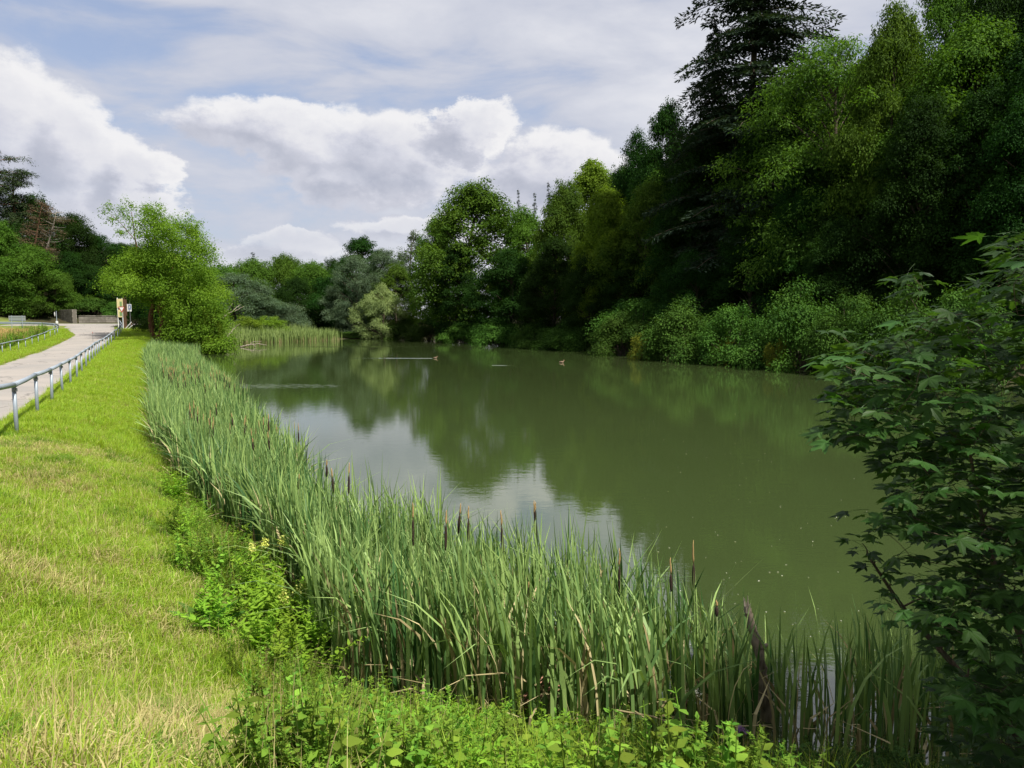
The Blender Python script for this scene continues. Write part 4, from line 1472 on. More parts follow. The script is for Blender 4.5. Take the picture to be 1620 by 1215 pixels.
def reed_bed():
    r = np.random.default_rng(81)
    mb = MB()
    # candidates all along the left shore and the near shore
    out = []
    for lo, hi, dens, segs in [(5.0, 13, 300, 5), (13, 22, 230, 4), (22, 45, 110, 3), (45, 80, 60, 3)]:
        n = int((hi - lo) * 26 * dens)
        y = lo + (hi - lo) * r.random(n)
        shore_x = np.interp(y, LAKE[3:12, 1], LAKE[3:12, 0])
        x = shore_x - 1.2 + r.random(n) * 6.0 if lo > 6 else -6 + 13 * r.random(n)
        if lo > 6: keep_n = int(n * 6 / 26)
        else: keep_n = int(n * 13 / 26)
        x, y = x[:keep_n], y[:keep_n]
        e = lake_dist(x, y)
        wob = (vnoise(x, y, 1.6, 21) - .5) * 1.1 + (vnoise(x, y, .5, 22) - .5) * .5
        near = sstep(9.5 - y, 0, 2) * sstep(x, -1.5, 0)
        # how far the reeds reach into the water: about 3 m along the bank, less and sparser to the right
        reach = np.interp(y, [6, 8, 9.5, 11, 17, 39, 80], [1.7, 1.9, 1.7, 1.25, 1.7, 2.7, 3.3]) * (1 - .25 * sstep(x, 1.5, 3.5))
        land = np.interp(y, [6, 9, 14, 40], [.55, .50, .55, .6])
        ok = (-e < reach + wob) & (e < land + wob * .3)
        thin = np.where((y < 9) & (x > 1.2), .50 * (1 - .35 * sstep(x, 2.2, 4)), 1.0)
        thin *= .45 + .8 * vnoise(x, y, .7, 23)
        # a clear gap shows water at the right of the broken stump
        thin *= np.where((x > 2.5) & (x < 3.0) & (y < 8.2), .25, 1.0)
        thin *= np.where((x > 2.0) & (x < 2.45) & (y < 6.8), .25, 1.0)
        ok &= r.random(len(x)) < thin
        ok &= (x < 5.4)
        out.append((x[ok], y[ok], e[ok], segs, lo))
    for x, y, e, segs, lo in out:
        n = len(x)
        z = np.minimum(hgt(x, y), 0.25); z = np.maximum(z, -.35)
        H = (1.26 + .52 * r.random(n) ** 1.2) * (1 - .10 * sstep(-e, 1.5, 3.0)) * (.88 + .28 * vnoise(x, y, 1.3, 24))
        H *= np.where((y < 9.5), 1 - .26 * sstep(x, .6, 2.4), 1.0)
        H = H - np.minimum(z, 0) * .6
        W = (.022 + .026 * r.random(n)) * np.interp(y, [6, 20, 60], [1, 1.25, 2.0])
        # most lean a little, to the left and towards the bank as in the photograph
        az = np.where(r.random(n) < .6, r.normal(R(150), R(60), n), r.random(n) * 6.283)
        bend = np.abs(r.normal(.17, .13, n)) + (r.random(n) < .13) * r.random(n) * 1.2
        B = np.column_stack([x, y, z])
        var = np.clip(.05 + .4 * vnoise(x, y, 1.1, 25) + 1.1 * (r.random(n) ** 1.5 - .15), 0, 1)
        dry = r.random(n) < np.where(vnoise(x, y, 2.3, 26) > .55, .17, .07)
        tw = r.random(n) * 6.283
        g = ~dry
        mb.blades(B[g], H[g], W[g], az[g], bend[g], var[g], segs, 0, tw[g])
        mb.blades(B[dry], H[dry] * .8, W[dry], az[dry], bend[dry] * 1.8, var[dry], segs, 1, tw[dry])
        # low dead stalks at the foot
        k = r.random(n) < .22
        mb.blades(B[k] + r.normal(size=(k.sum(), 3)) * np.array([.08, .08, 0]), .35 + .4 * r.random(k.sum()), W[k], r.random(k.sum()) * 6.28, .3 + r.random(k.sum()), r.random(k.sum()), 2, 1)
    o = link('reed_bed', mb.mesh('reed_bed', [M['reed'], M['reed_dry']]))
    tag(o, 'dense band of green cattail leaves along the near bank', 'reeds', kind='stuff')
    # far reed bed
    mb = MB()
    n = 9000
    x = r.uniform(-46, -27, n); y = r.uniform(112, 136, n)
    e = lake_dist(x, y)
    ok = (e > -5.5 + 2.5 * vnoise(x, y, 2.5, 28)) & (e < 3.0)
    x, y = x[ok], y[ok]; n = len(x)
    B = np.column_stack([x, y, np.clip(hgt(x, y), -.3, .6)])
    mb.blades(B, 2.1 + .8 * r.random(n), .10 + .06 * r.random(n), r.random(n) * 6.28, .1 + .15 * r.random(n), np.clip(.4 + .6 * r.random(n), 0, 1), 2, 0, r.random(n) * 6.28)
    k = r.random(n) < .35
    mb.blades(B[k], .8 + .5 * r.random(k.sum()), .10 + .06 * r.random(k.sum()), r.random(k.sum()) * 6.28, .1, r.random(k.sum()), 2, 1, r.random(k.sum()) * 6.28)
    # waterside sedges along the far and right shore
    m = 5200
    i = r.integers(17, 27, m); f = r.random(m)
    A = LAKE[i]; Bq = LAKE[i + 1]
    p = A * (1 - f)[:, None] + Bq * f[:, None] + r.normal(size=(m, 2)) * .5
    nz = vnoise(p[:, 0], p[:, 1], 4.0, 29)
    p = p[nz > .5]; m = len(p)
    mb.blades(np.column_stack([p, np.clip(hgt(p[:, 0], p[:, 1]), -.2, .5)]), .5 + .6 * r.random(m), .06 + .05 * r.random(m), r.random(m) * 6.28, .5 * r.random(m) + .2, r.random(m), 2, 0)
    o = link('far_reed_bed', mb.mesh('far_reed_bed', [M['reed'], M['reed_dry']]))
    tag(o, 'pale reed bed standing in the water at the far left of the lake', 'reeds', kind='stuff')


reed_bed()


# flowering cattails that can be told apart
def cattail_parts(H, head, spike, seed):
    r = np.random.default_rng(seed)
    lean = r.normal(0, .05, 2)
    f = lambda z: np.array([lean[0] * z, lean[1] * z, z])
    st = MB(); st.tube([f(-.35), f(H * .5), f(H - head - spike)], [.010, .008, .006], 6)
    hd = MB()
    zz = np.linspace(H - head - spike, H - spike, 8)
    prof = np.array([.006, .012, .0150, .0155, .0155, .0150, .012, .005])
    hd.tube([f(z) for z in zz], prof, 9)
    sp = MB()
    zz = np.linspace(H - spike, H, 6)
    sp.tube([f(z) + r.normal(size=3) * .002 for z in zz], [.005, .010, .009, .008, .006, .002], 7)
    lv = []
    for k in range(3):
        m = MB()
        m.blades(np.array([[r.normal() * .02, r.normal() * .02, -.3]]), H * (.85 + .25 * r.random()) + .3, .032, np.array([r.random() * 6.28]), .12 + .3 * r.random(), r.random(), 5, 0, np.array([r.random() * 6.28]))
        lv.append(m)
    return (st.mesh('cattail_stem', [M['reed']], True), hd.mesh('cattail_head', [M['cattail']], True), sp.mesh('cattail_spike', [M['spike']], True), [m.mesh('cattail_leaf', [M['reed']]) for m in lv])


def cattail(x, y, meshes, label, group='cattails in the reed band', sc=1.0, leaves=True):
    z = max(-.3, min(.2, h1(x, y)))
    o = empty('cattail', (x, y, z), random.random() * 6.28, (1, 1, sc))
    link('stem', meshes[0], o); h = link('seed_head', meshes[1], o); link('spike', meshes[2], h)
    if leaves:
        for m in meshes[3]:
            link('leaf', m, o)
    return tag(o, label, 'cattail', group)


spots = [(652, 797, 863, 'dark cattail head, leftmost of the near row before the bright water'),
         (698, 814, 876, 'dark cattail second from the left in the near row'),
         (704, 793, 840, 'slim tall cattail close behind the second near one'),
         (741, 802, 861, 'straight dark cattail against the bright water, third near one'),
         (806, 808, 876, 'straight dark cattail in the middle of the near row'),
         (859, 797, 870, 'tall thick cattail right of the middle of the near row'),
         (848, 791, 819, 'pale topped cattail leaning beside the tall thick one'),
         (672, 908, 952, 'low cattail head sunk deep in the near reed leaves, left'),
         (825, 925, 950, 'short cattail head sunk in the near leaves, centre'),
         (983, 865, 942, 'cattail right of the bright water reflection'),
         (1073, 886, 937, 'cattail with a bent tan tip, left of the stump'),
         (1106, 859, 930, 'tall cattail with long tan spike before the green water'),
         (1148, 955, 980, 'small yellowish cattail just left of the broken stump'),
         (545, 733, 783, 'dark paired cattail at the water edge of the middle reeds'),
         (541, 742, 780, 'lower of the two paired cattails in the middle reeds'),
         (516, 726, 752, 'brown cattail left of the paired ones'),
         (438, 681, 708, 'dark cattail in the middle of the reed band'),
         (404, 691, 710, 'dark cattail left of the band middle'),
         (459, 750, 773, 'low cattail on the bank side of the middle reeds'),
         (376, 652, 671, 'small dark cattail farther up the reed band'),
         (340, 638, 657, 'small dark cattail where the reeds turn brownish'),
         (425, 655, 680, 'tan tipped cattail at the water edge of the far reeds')]
for k, (px, y0, y1, lb) in enumerate(spots):
    zt = 1.72 if k < 7 else (1.3 if k in (7, 8) else (1.45 if k < 13 else 1.75))
    d0 = ray(px, y0)
    Y = (zt - EYE) / d0[2]
    x, y = d0[0] * Y, Y
    hl = (y1 - y0) * Y / 1200
    spike = hl * (.40 if k not in (6, 10, 11) else .55)
    z = max(-.3, min(.2, h1(x, y)))
    cattail(x, y, cattail_parts(zt - z, hl - spike * .8, spike, 200 + k), lb)
rr_ = np.random.default_rng(91)
fm = [cattail_parts(1.75, .24, .18, 300 + i) for i in range(3)]
c = 0
while c < 110:
    y = rr_.uniform(15, 42)
    x = np.interp(y, LAKE[3:12, 1], LAKE[3:12, 0]) + rr_.uniform(-.2, 2.4)
    if vnoise(np.array([x]), np.array([y]), 2.3, 26)[0] < .42: continue
    cattail(x, y, fm[c % 3], 'small brown cattail head in the farther reed band', 'distant cattails', rr_.uniform(.9, 1.12), leaves=False)
    c += 1


# ------------------------------------------------------------------ broken stump
def stump():
    r = np.random.default_rng(101)
    base = at(1212, 1140, 6.75); top = at(1184, 948, 6.75)
    g = h1(base[0], base[1]); z0 = min(g, .1)
    P = np.array([at(1214, 1160, 6.75), at(1212, 1120, 6.75), at(1206, 1080, 6.72), at(1204, 1045, 6.7), at(1196, 1012, 6.72), at(1188, 985, 6.74), at(1183, 962, 6.75)])
    P[0, 2] = z0 - .3
    org = P[0].copy(); org[2] = z0
    P = P - org
    t = np.linspace(0, 1, 26)
    Q = np.column_stack([np.interp(t, np.linspace(0, 1, len(P)), P[:, k]) for k in range(3)])
    Q[1:-1] = (Q[:-2] + 2 * Q[1:-1] + Q[2:]) / 4
    rad = np.interp(t, [0, .3, .55, .62, .7, 1], [.062, .052, .046, .054, .038, .030]) * (1 + .10 * r.normal(size=26))
    o = empty('broken_stump', org)
    mb = MB(); mb.tube(Q, rad, 12)
    V = mb.V[0]; V += (r.normal(size=V.shape) * .006).astype(np.float32)
    link('trunk', mb.mesh('stump_trunk', [M['bark_stump']], True), o)
    mb = MB()
    for k in range(6):
        a = Q[-1] + np.array([math.cos(k) * .022, math.sin(k) * .022, -.04])
        mb.tube([a, a + np.array([-.004, 0, .05]), a + np.array([-.010 + r.normal() * .006, r.normal() * .006, .08 + .07 * r.random()])], [.014, .010, .002], 5)
    link('splintered_tip', mb.mesh('stump_splinter', [M['deadwood']]), o)
    mb = MB(); a = Q[15]
    mb.tube([a, a + np.array([.05, -.02, .02]), a + np.array([.075, -.03, .05])], [.035, .026, .012], 7)
    link('knot', mb.mesh('stump_knot', [M['bark_stump']], True), o)
    tag(o, 'broken crooked dead trunk with splintered tip standing in the reeds', 'stump')


M['bark_stump'] = bark_mat('bark_stump', (.085, .064, .044), (.36, .29, .21), 22)
stump()

# dark old stick leaning beside the stump
mb = MB()
a = at(1078, 1125, 6.3); b = at(1112, 1070, 6.6)
mb.tube([a, (a + b) / 2 + np.array([0, 0, .02]), b], [.022, .02, .012], 7)
o = link('leaning_stick', mb.mesh('leaning_stick', [M['wood']], True))
tag(o, 'dark stick leaning among the reeds left of the stump', 'stick')

# bundle of dry reddish stems
base = at(845, 1100, 6.4)
o = empty('dry_stem_bundle', base)
for k in range(9):
    mb = MB()
    s = rr_.normal(size=3) * np.array([.06, .04, .03])
    mb.tube([s + np.array([-.16, -.05, -.12]), s, s + np.array([.17 + rr_.normal() * .03, .03, .10 + rr_.normal() * .03])], [.007, .008, .005], 6)
    link('stem', mb.mesh('dry_stem', [M['dry_red']] if 'dry_red' in M else [M.setdefault('dry_red', plain_mat('dry_red_stem', (.34, .17, .11), .85, 0, .3, 30))], True), o)
tag(o, 'bundle of dry reddish stems lying at the foot of the near reeds', 'stems')


# ------------------------------------------------------------------ ducks
def duck(px, py, label, head_right=True, scale=1.0):
    d = ray(px, py); Y = -EYE / d[2]
    x = d[0] * Y
    o = empty('duck', (x, Y, 0), 0 if head_right else math.pi, (scale,) * 3)
    mb = MB()
    P = [(-.26, 0, .10), (-.20, 0, .075), (-.10, 0, .06), (0, 0, .055), (.09, 0, .065), (.13, 0, .11), (.145, 0, .17), (.155, 0, .215), (.185, 0, .23), (.215, 0, .225)]
    mb.tube(P, [.010, .055, .09, .098, .085, .050, .036, .044, .040, .014], 14)
    link('body', mb.mesh('duck_body', [M['duck']], True), o)
    mb = MB(); mb.tube([(.205, 0, .222), (.235, 0, .218), (.262, 0, .212)], [.017, .014, .010], 8)
    link('bill', mb.mesh('duck_bill', [M['duck_bill']], True), o)
    for s in (-1, 1):
        mb = MB(); mb.tube([(-.21, s * .03, .115), (-.10, s * .075, .10), (0, s * .088, .09), (.07, s * .07, .085)], [.006, .032, .036, .012], 8)
        link('wing', mb.mesh('duck_wing', [M['duck']], True), o)
        mb = MB(); mb.tube([(.193, s * .036, .24), (.200, s * .041, .243)], [.006, .003], 6)
        link('eye', mb.mesh('duck_eye', [M['cattail']], True), o)
    return tag(o, label, 'duck', 'ducks swimming on the lake'), x, Y


_, dx, dy = duck(689, 567, 'swimming duck trailing a long straight wake to its left', True, .85)
duck(889, 574, 'lone brown duck near the shaded right part of the lake', True, .95)


def wake(name, x0, x1, y0, y1, w, label):
    """a low ridge on the water left behind a swimming bird"""
    n = 60
    x = np.linspace(x0, x1, n); y = np.linspace(y0, y1, n)
    V = []
    for i in range(n):
        h = .035 * (1 - .75 * i / n) * (.9 + .1 * math.sin(i * 1.7))
        ww = w * (.6 + 1.2 * i / n)
        for s, z in ((-1, -.012), (0, h), (1, -.012)):
            V.append((x[i], y[i] + s * ww, z))
    q = []
    for i in range(n - 1):
        for k in range(2):
            a = 3 * i + k
            q.append((a, a + 1, a + 4, a + 3))
    mb = MB(); mb.add(V, q)
    o = link(name, mb.mesh(name, [M['water']], True))
    tag(o, label, 'ripple', kind='structure')


wake('ripple', dx - .3, dx - 13, dy, dy + .9, .16, 'long thin wake behind the swimming duck')
a = at(778, 577.5, 60.5)
wake('ripple', a[0], a[0] + 2.0, 60.9, 60.6, .07, 'short bright ripple line on open water')

# seed fluff and scraps floating on the water
mb = MB()
n = 170
Yv = 7.6 + 30 * rr_.random(n) ** 1.8
pxv = rr_.uniform(1020, 1420, n)
xv = (pxv - 810) / 1200 * Yv
ok = lake_dist(xv, Yv) < -.4
xv, Yv = xv[ok], Yv[ok]; n = len(xv)
N = np.tile([0, 0, 1.0], (n, 1)) + rr_.normal(size=(n, 3)) * .1
mb.leaves(np.column_stack([xv, Yv, np.full(n, .006)]), N, rr_.normal(size=(n, 3)), .012 + .03 * rr_.random(n) ** 2, .010 + .014 * rr_.random(n), rr_.random(n))
o = link('floating_fluff', mb.mesh('floating_fluff', [M['petal_white']]))
tag(o, 'white seed fluff and scraps floating on the green water', 'fluff', kind='stuff')

# ------------------------------------------------------------------ scattering with geometry nodes (grass and ground cover only)
def scatter(name, pts, rot, scl, idx, meshes, label, cat, hide=None):
    coll = bpy.data.collections.new(name + '_source')
    for k, me in enumerate(meshes):
        o = bpy.data.objects.new('%s_source_%02d' % (name, k), me)
        coll.objects.link(o)
    me = bpy.data.meshes.new(name)
    me.vertices.add(len(pts)); me.vertices.foreach_set('co', np.asarray(pts, np.float32).ravel())
    a = me.attributes.new('rot', 'FLOAT_VECTOR', 'POINT'); a.data.foreach_set('vector', np.asarray(rot, np.float32).ravel())
    a = me.attributes.new('scl', 'FLOAT_VECTOR', 'POINT'); a.data.foreach_set('vector', np.asarray(scl, np.float32).ravel())
    a = me.attributes.new('idx', 'INT', 'POINT'); a.data.foreach_set('value', np.asarray(idx, np.int32))
    o = link(name, me)
    ng = bpy.data.node_groups.new(name + '_nodes', 'GeometryNodeTree')
    ng.interface.new_socket('Geometry', in_out='INPUT', socket_type='NodeSocketGeometry')
    ng.interface.new_socket('Geometry', in_out='OUTPUT', socket_type='NodeSocketGeometry')
    gi = ng.nodes.new('NodeGroupInput'); go = ng.nodes.new('NodeGroupOutput')
    ip = ng.nodes.new('GeometryNodeInstanceOnPoints')
    ci = ng.nodes.new('GeometryNodeCollectionInfo')
    ci.inputs['Collection'].default_value = coll
    ci.inputs['Separate Children'].default_value = True
    ci.inputs['Reset Children'].default_value = True
    ip.inputs['Pick Instance'].default_value = True

    def na(nm, tp):
        nd = ng.nodes.new('GeometryNodeInputNamedAttribute'); nd.data_type = tp; nd.inputs['Name'].default_value = nm
        return [s for s in nd.outputs if s.enabled and s.name == 'Attribute'][0]
    L = ng.links.new
    L(gi.outputs[0], ip.inputs['Points']); L(ci.outputs[0], ip.inputs['Instance'])
    L(na('idx', 'INT'), ip.inputs['Instance Index'])
    L(na('rot', 'FLOAT_VECTOR'), ip.inputs['Rotation']); L(na('scl', 'FLOAT_VECTOR'), ip.inputs['Scale'])
    L(ip.outputs[0], go.inputs[0])
    md = o.modifiers.new('scatter', 'NODES'); md.node_group = ng
    return tag(o, label, cat, kind='stuff')


def tuft(seed, n, H, W, spread, mat, bend=(.35, .3), segs=3):
    r = np.random.default_rng(seed)
    mb = MB()
    B = np.column_stack([r.normal(size=(n, 2)) * spread, np.full(n, -.02)])
    az = np.arctan2(B[:, 1], B[:, 0]) + r.normal(size=n) * .9
    mb.blades(B, H * (.5 + .7 * r.random(n)), W * (.6 + .8 * r.random(n)), az, np.abs(r.normal(bend[0], bend[1], n)), r.random(n), segs)
    return mb.mesh('tuft', [mat])


def meadow():
    r = np.random.default_rng(111)
    meshes = []
    for k in range(4):
        meshes.append(tuft(400 + k, 26, .125, .0060, .045, M['grass'], (.75, .45)))          # 0-3 green
    for k in range(3):
        meshes.append(tuft(410 + k, 20, .12, .0060, .05, M['grass_dry'], (1.1, .5)))        # 4-6 straw
    for k in range(2):
        meshes.append(tuft(420 + k, 16, .22, .0055, .05, M['grass'], (.45, .3), 4))         # 7-8 longer
    for k in range(2):
        meshes.append(tuft(430 + k, 8, .27, .0035, .06, M['grass_dry'], (.25, .2), 4))     # 9-10 dry stalks
    for k in range(2):
        meshes.append(tuft(440 + k, 26, .32, .014, .12, M['grass'], (.55, .35), 2))         # 11-12 coarse, for farther off
    meshes.append(tuft(450, 26, .26, .014, .12, M['grass_dry'], (.8, .4), 2))               # 13
    meshes.append(tuft(451, 24, .60, .020, .20, M['grass_orange'], (.25, .2), 2))           # 14 orange dry grass
    for k in range(3):
        meshes.append(tuft(460 + k, 24, .15, .0075, .05, M['grass_deep'], (.8, .45)))       # 15-17 deeper green
    X, Y, I, S = [], [], [], []
    for lo, hi, dens in [(2.0, 5, 800), (5, 9, 540), (9, 16, 240), (16, 30, 120), (30, 60, 46), (60, 100, 22)]:
        xm0, xm1 = -.72 * hi - 1.0, 2.6
        n = int((hi - lo) * (xm1 - xm0) * dens)
        y = r.uniform(lo, hi, n); x = r.uniform(xm0, xm1, n)
        e = lake_dist(x, y)
        ok = (x > -.72 * y - .8) & (e > .55) & ~road_mask(x, y)
        ok &= (x < np.interp(y, [2, 2.6, 3.2, 4, 5, 6, 7.3, 8.5, 9], [-.35, -.5, -.65, -.9, -1.3, -1.8, -2.6, -3.3, .2]))
        q = (x - 3.5) * .89 + (y - 46) * .46
        ok &= q < 0
        ok &= ~((y > 60) & (x > fence_x(y) + 3.5))
        x, y = x[ok], y[ok]; n = len(x)
        d = .36 * vnoise(x, y, 1.5, 31) + .42 * vnoise(x, y, .42, 32) + .22 * r.random(n)
        dryness = sstep(d + .03 * sstep(6 - y, 0, 3.5), .50, .68)
        c = r.random(n)
        far = y > 16
        i = np.where(c < .16 + dryness * .46, 4 + r.integers(0, 3, n), r.integers(0, 4, n))
        lng = vnoise(x, y, .9, 33) > .66
        i = np.where(lng & (r.random(n) < .22) & (i < 4), 7 + r.integers(0, 2, n), i)
        i = np.where((r.random(n) < .015 + .04 * dryness) & (y < 12), 9 + r.integers(0, 2, n), i)
        i = np.where(far, np.where(c < .06 + dryness * .22, 13, 11 + r.integers(0, 2, n)), i)
        deep = (vnoise(x, y, .8, 36) + .5 * vnoise(x, y, .3, 37)) > .93
        i = np.where(deep & (r.random(n) < .6) & (i < 4), 15 + r.integers(0, 3, n), i)
        # dry orange grass in the plot beyond the verge fence
        xl = fence_x(y) - 9.5
        plot = (x < xl) & (y > 56) & (y < 96)
        i = np.where(plot & (vnoise(x, y, 5.0, 34) + .25 * sstep(-x, 44, 54) > .52), 14, i)
        s = .75 + .5 * r.random(n)
        s = np.where(far, s * np.interp(y, [16, 60, 100], [.62, .9, 1.1]), s)
        s *= .8 + .45 * vnoise(x, y, .8, 35)
        X.append(x); Y.append(y); I.append(i); S.append(s)
    x, y, i, s = map(np.concatenate, (X, Y, I, S))
    n = len(x)
    pts = np.column_stack([x, y, hgt(x, y)])
    rot = np.column_stack([r.normal(size=n) * .12, r.normal(size=n) * .12, r.random(n) * 6.28])
    scatter('meadow_grass', pts, rot, np.column_stack([s, s, s]), i, meshes, 'sunlit mown meadow grass with dry straw patches on the bank', 'grass')
    return n


meadow()


# ------------------------------------------------------------------ leafy weeds
def leaf_shape(L, W, fold=.12, droop=.15, n=5, teeth=0.0):
    """an ovate leaf along +x, base at the origin"""
    u = np.linspace(0, 1, n + 1)
    w = W * .5 * np.sin(np.pi * u ** .75) ** .9
    if teeth: w = w * (1 + teeth * np.where(np.arange(n + 1) % 2 == 0, 1, -1))
    w[0] = W * .03; w[-1] = 0
    z = -droop * L * u ** 2
    V = []
    for k in range(n + 1):
        V += [(L * u[k], -w[k], z[k] + fold * w[k]), (L * u[k], 0, z[k]), (L * u[k], w[k], z[k] + fold * w[k])]
    q = []
    for k in range(n):
        a = 3 * k
        q += [(a, a + 3, a + 4, a + 1), (a + 1, a + 4, a + 5, a + 2)]
    return np.array(V), np.array(q)


def put_leaf(mb, shape, p, az, pitch, roll=0.0, s=1.0, var=.5, mi=0):
    V, q = shape
    m = Matrix.Rotation(az, 3, 'Z') @ Matrix.Rotation(-pitch, 3, 'Y') @ Matrix.Rotation(roll, 3, 'X')
    mb.add(V * s @ np.array(m).T + p, q, None, var, mi)


def weed(seed, H, nodes, L, W, per=2, pitch=.25, lean=.12, teeth=.12, taper=.55, mat='weed', pinnate=0):
    r = np.random.default_rng(seed)
    mb = MB()
    sh = leaf_shape(L, W, teeth=teeth)
    ln = r.normal(0, lean, 2)
    f = lambda z: np.array([ln[0] * z * z / H, ln[1] * z * z / H, z])
    mb.tube([f(-.05), f(H * .5), f(H)], [.006, .005, .002], 5)
    for k in range(nodes):
        t = (k + .6) / nodes
        z = H * (.10 + .90 * t)
        az0 = k * 1.57 + r.normal() * .25
        for j in range(per):
            s = (1 - taper * abs(t - .35)) * (.75 + .5 * r.random())
            if t > .9: s *= .6
            az = az0 + j * 6.283 / per
            pt = pitch + .5 * (t - .5) + r.normal() * .34
            if pinnate:
                d = np.array([math.cos(az) * math.cos(pt), math.sin(az) * math.cos(pt), math.sin(pt) - .1])
                for m in range(pinnate):
                    b = f(z) + d * L * 1.5 * s * (m + 1) / pinnate
                    for sg in ((-1, 1) if m < pinnate - 1 else (0,)):
                        put_leaf(mb, sh, b, az + sg * 1.1, pt * .5 + r.normal() * .15, r.normal() * .3, s * .8, np.clip(.5 + r.normal() * .25, 0, 1))
            else:
                put_leaf(mb, sh, f(z), az, pt, r.normal() * .25, s, np.clip(.5 + r.normal() * .25, 0, 1))
    return mb


def feather(seed, H, n=170, mat='weed'):
    """fine leaved stems such as bedstraw"""
    r = np.random.default_rng(seed)
    mb = MB()
    for s in range(4):
        ln = r.normal(0, .35, 2)
        f = lambda z: np.stack([ln[0] * z * z / H + .03 * s, ln[1] * z * z / H, z], -1)
        mb.tube(f(np.linspace(-.03, H, 5)), [.003, .003, .002, .002, .001], 4)
        z = H * (.15 + .85 * r.random(n))
        P = f(z)
        az = r.random(n) * 6.28
        D = np.column_stack([np.cos(az), np.sin(az), .35 + .2 * r.normal(size=n)])
        N = np.column_stack([-np.cos(az) * .4, -np.sin(az) * .4, np.ones(n)]) + r.normal(size=(n, 3)) * .2
        mb.leaves(P, N, D, .045 * (1.15 - z / H * .6), .010, r.random(n))
    return mb


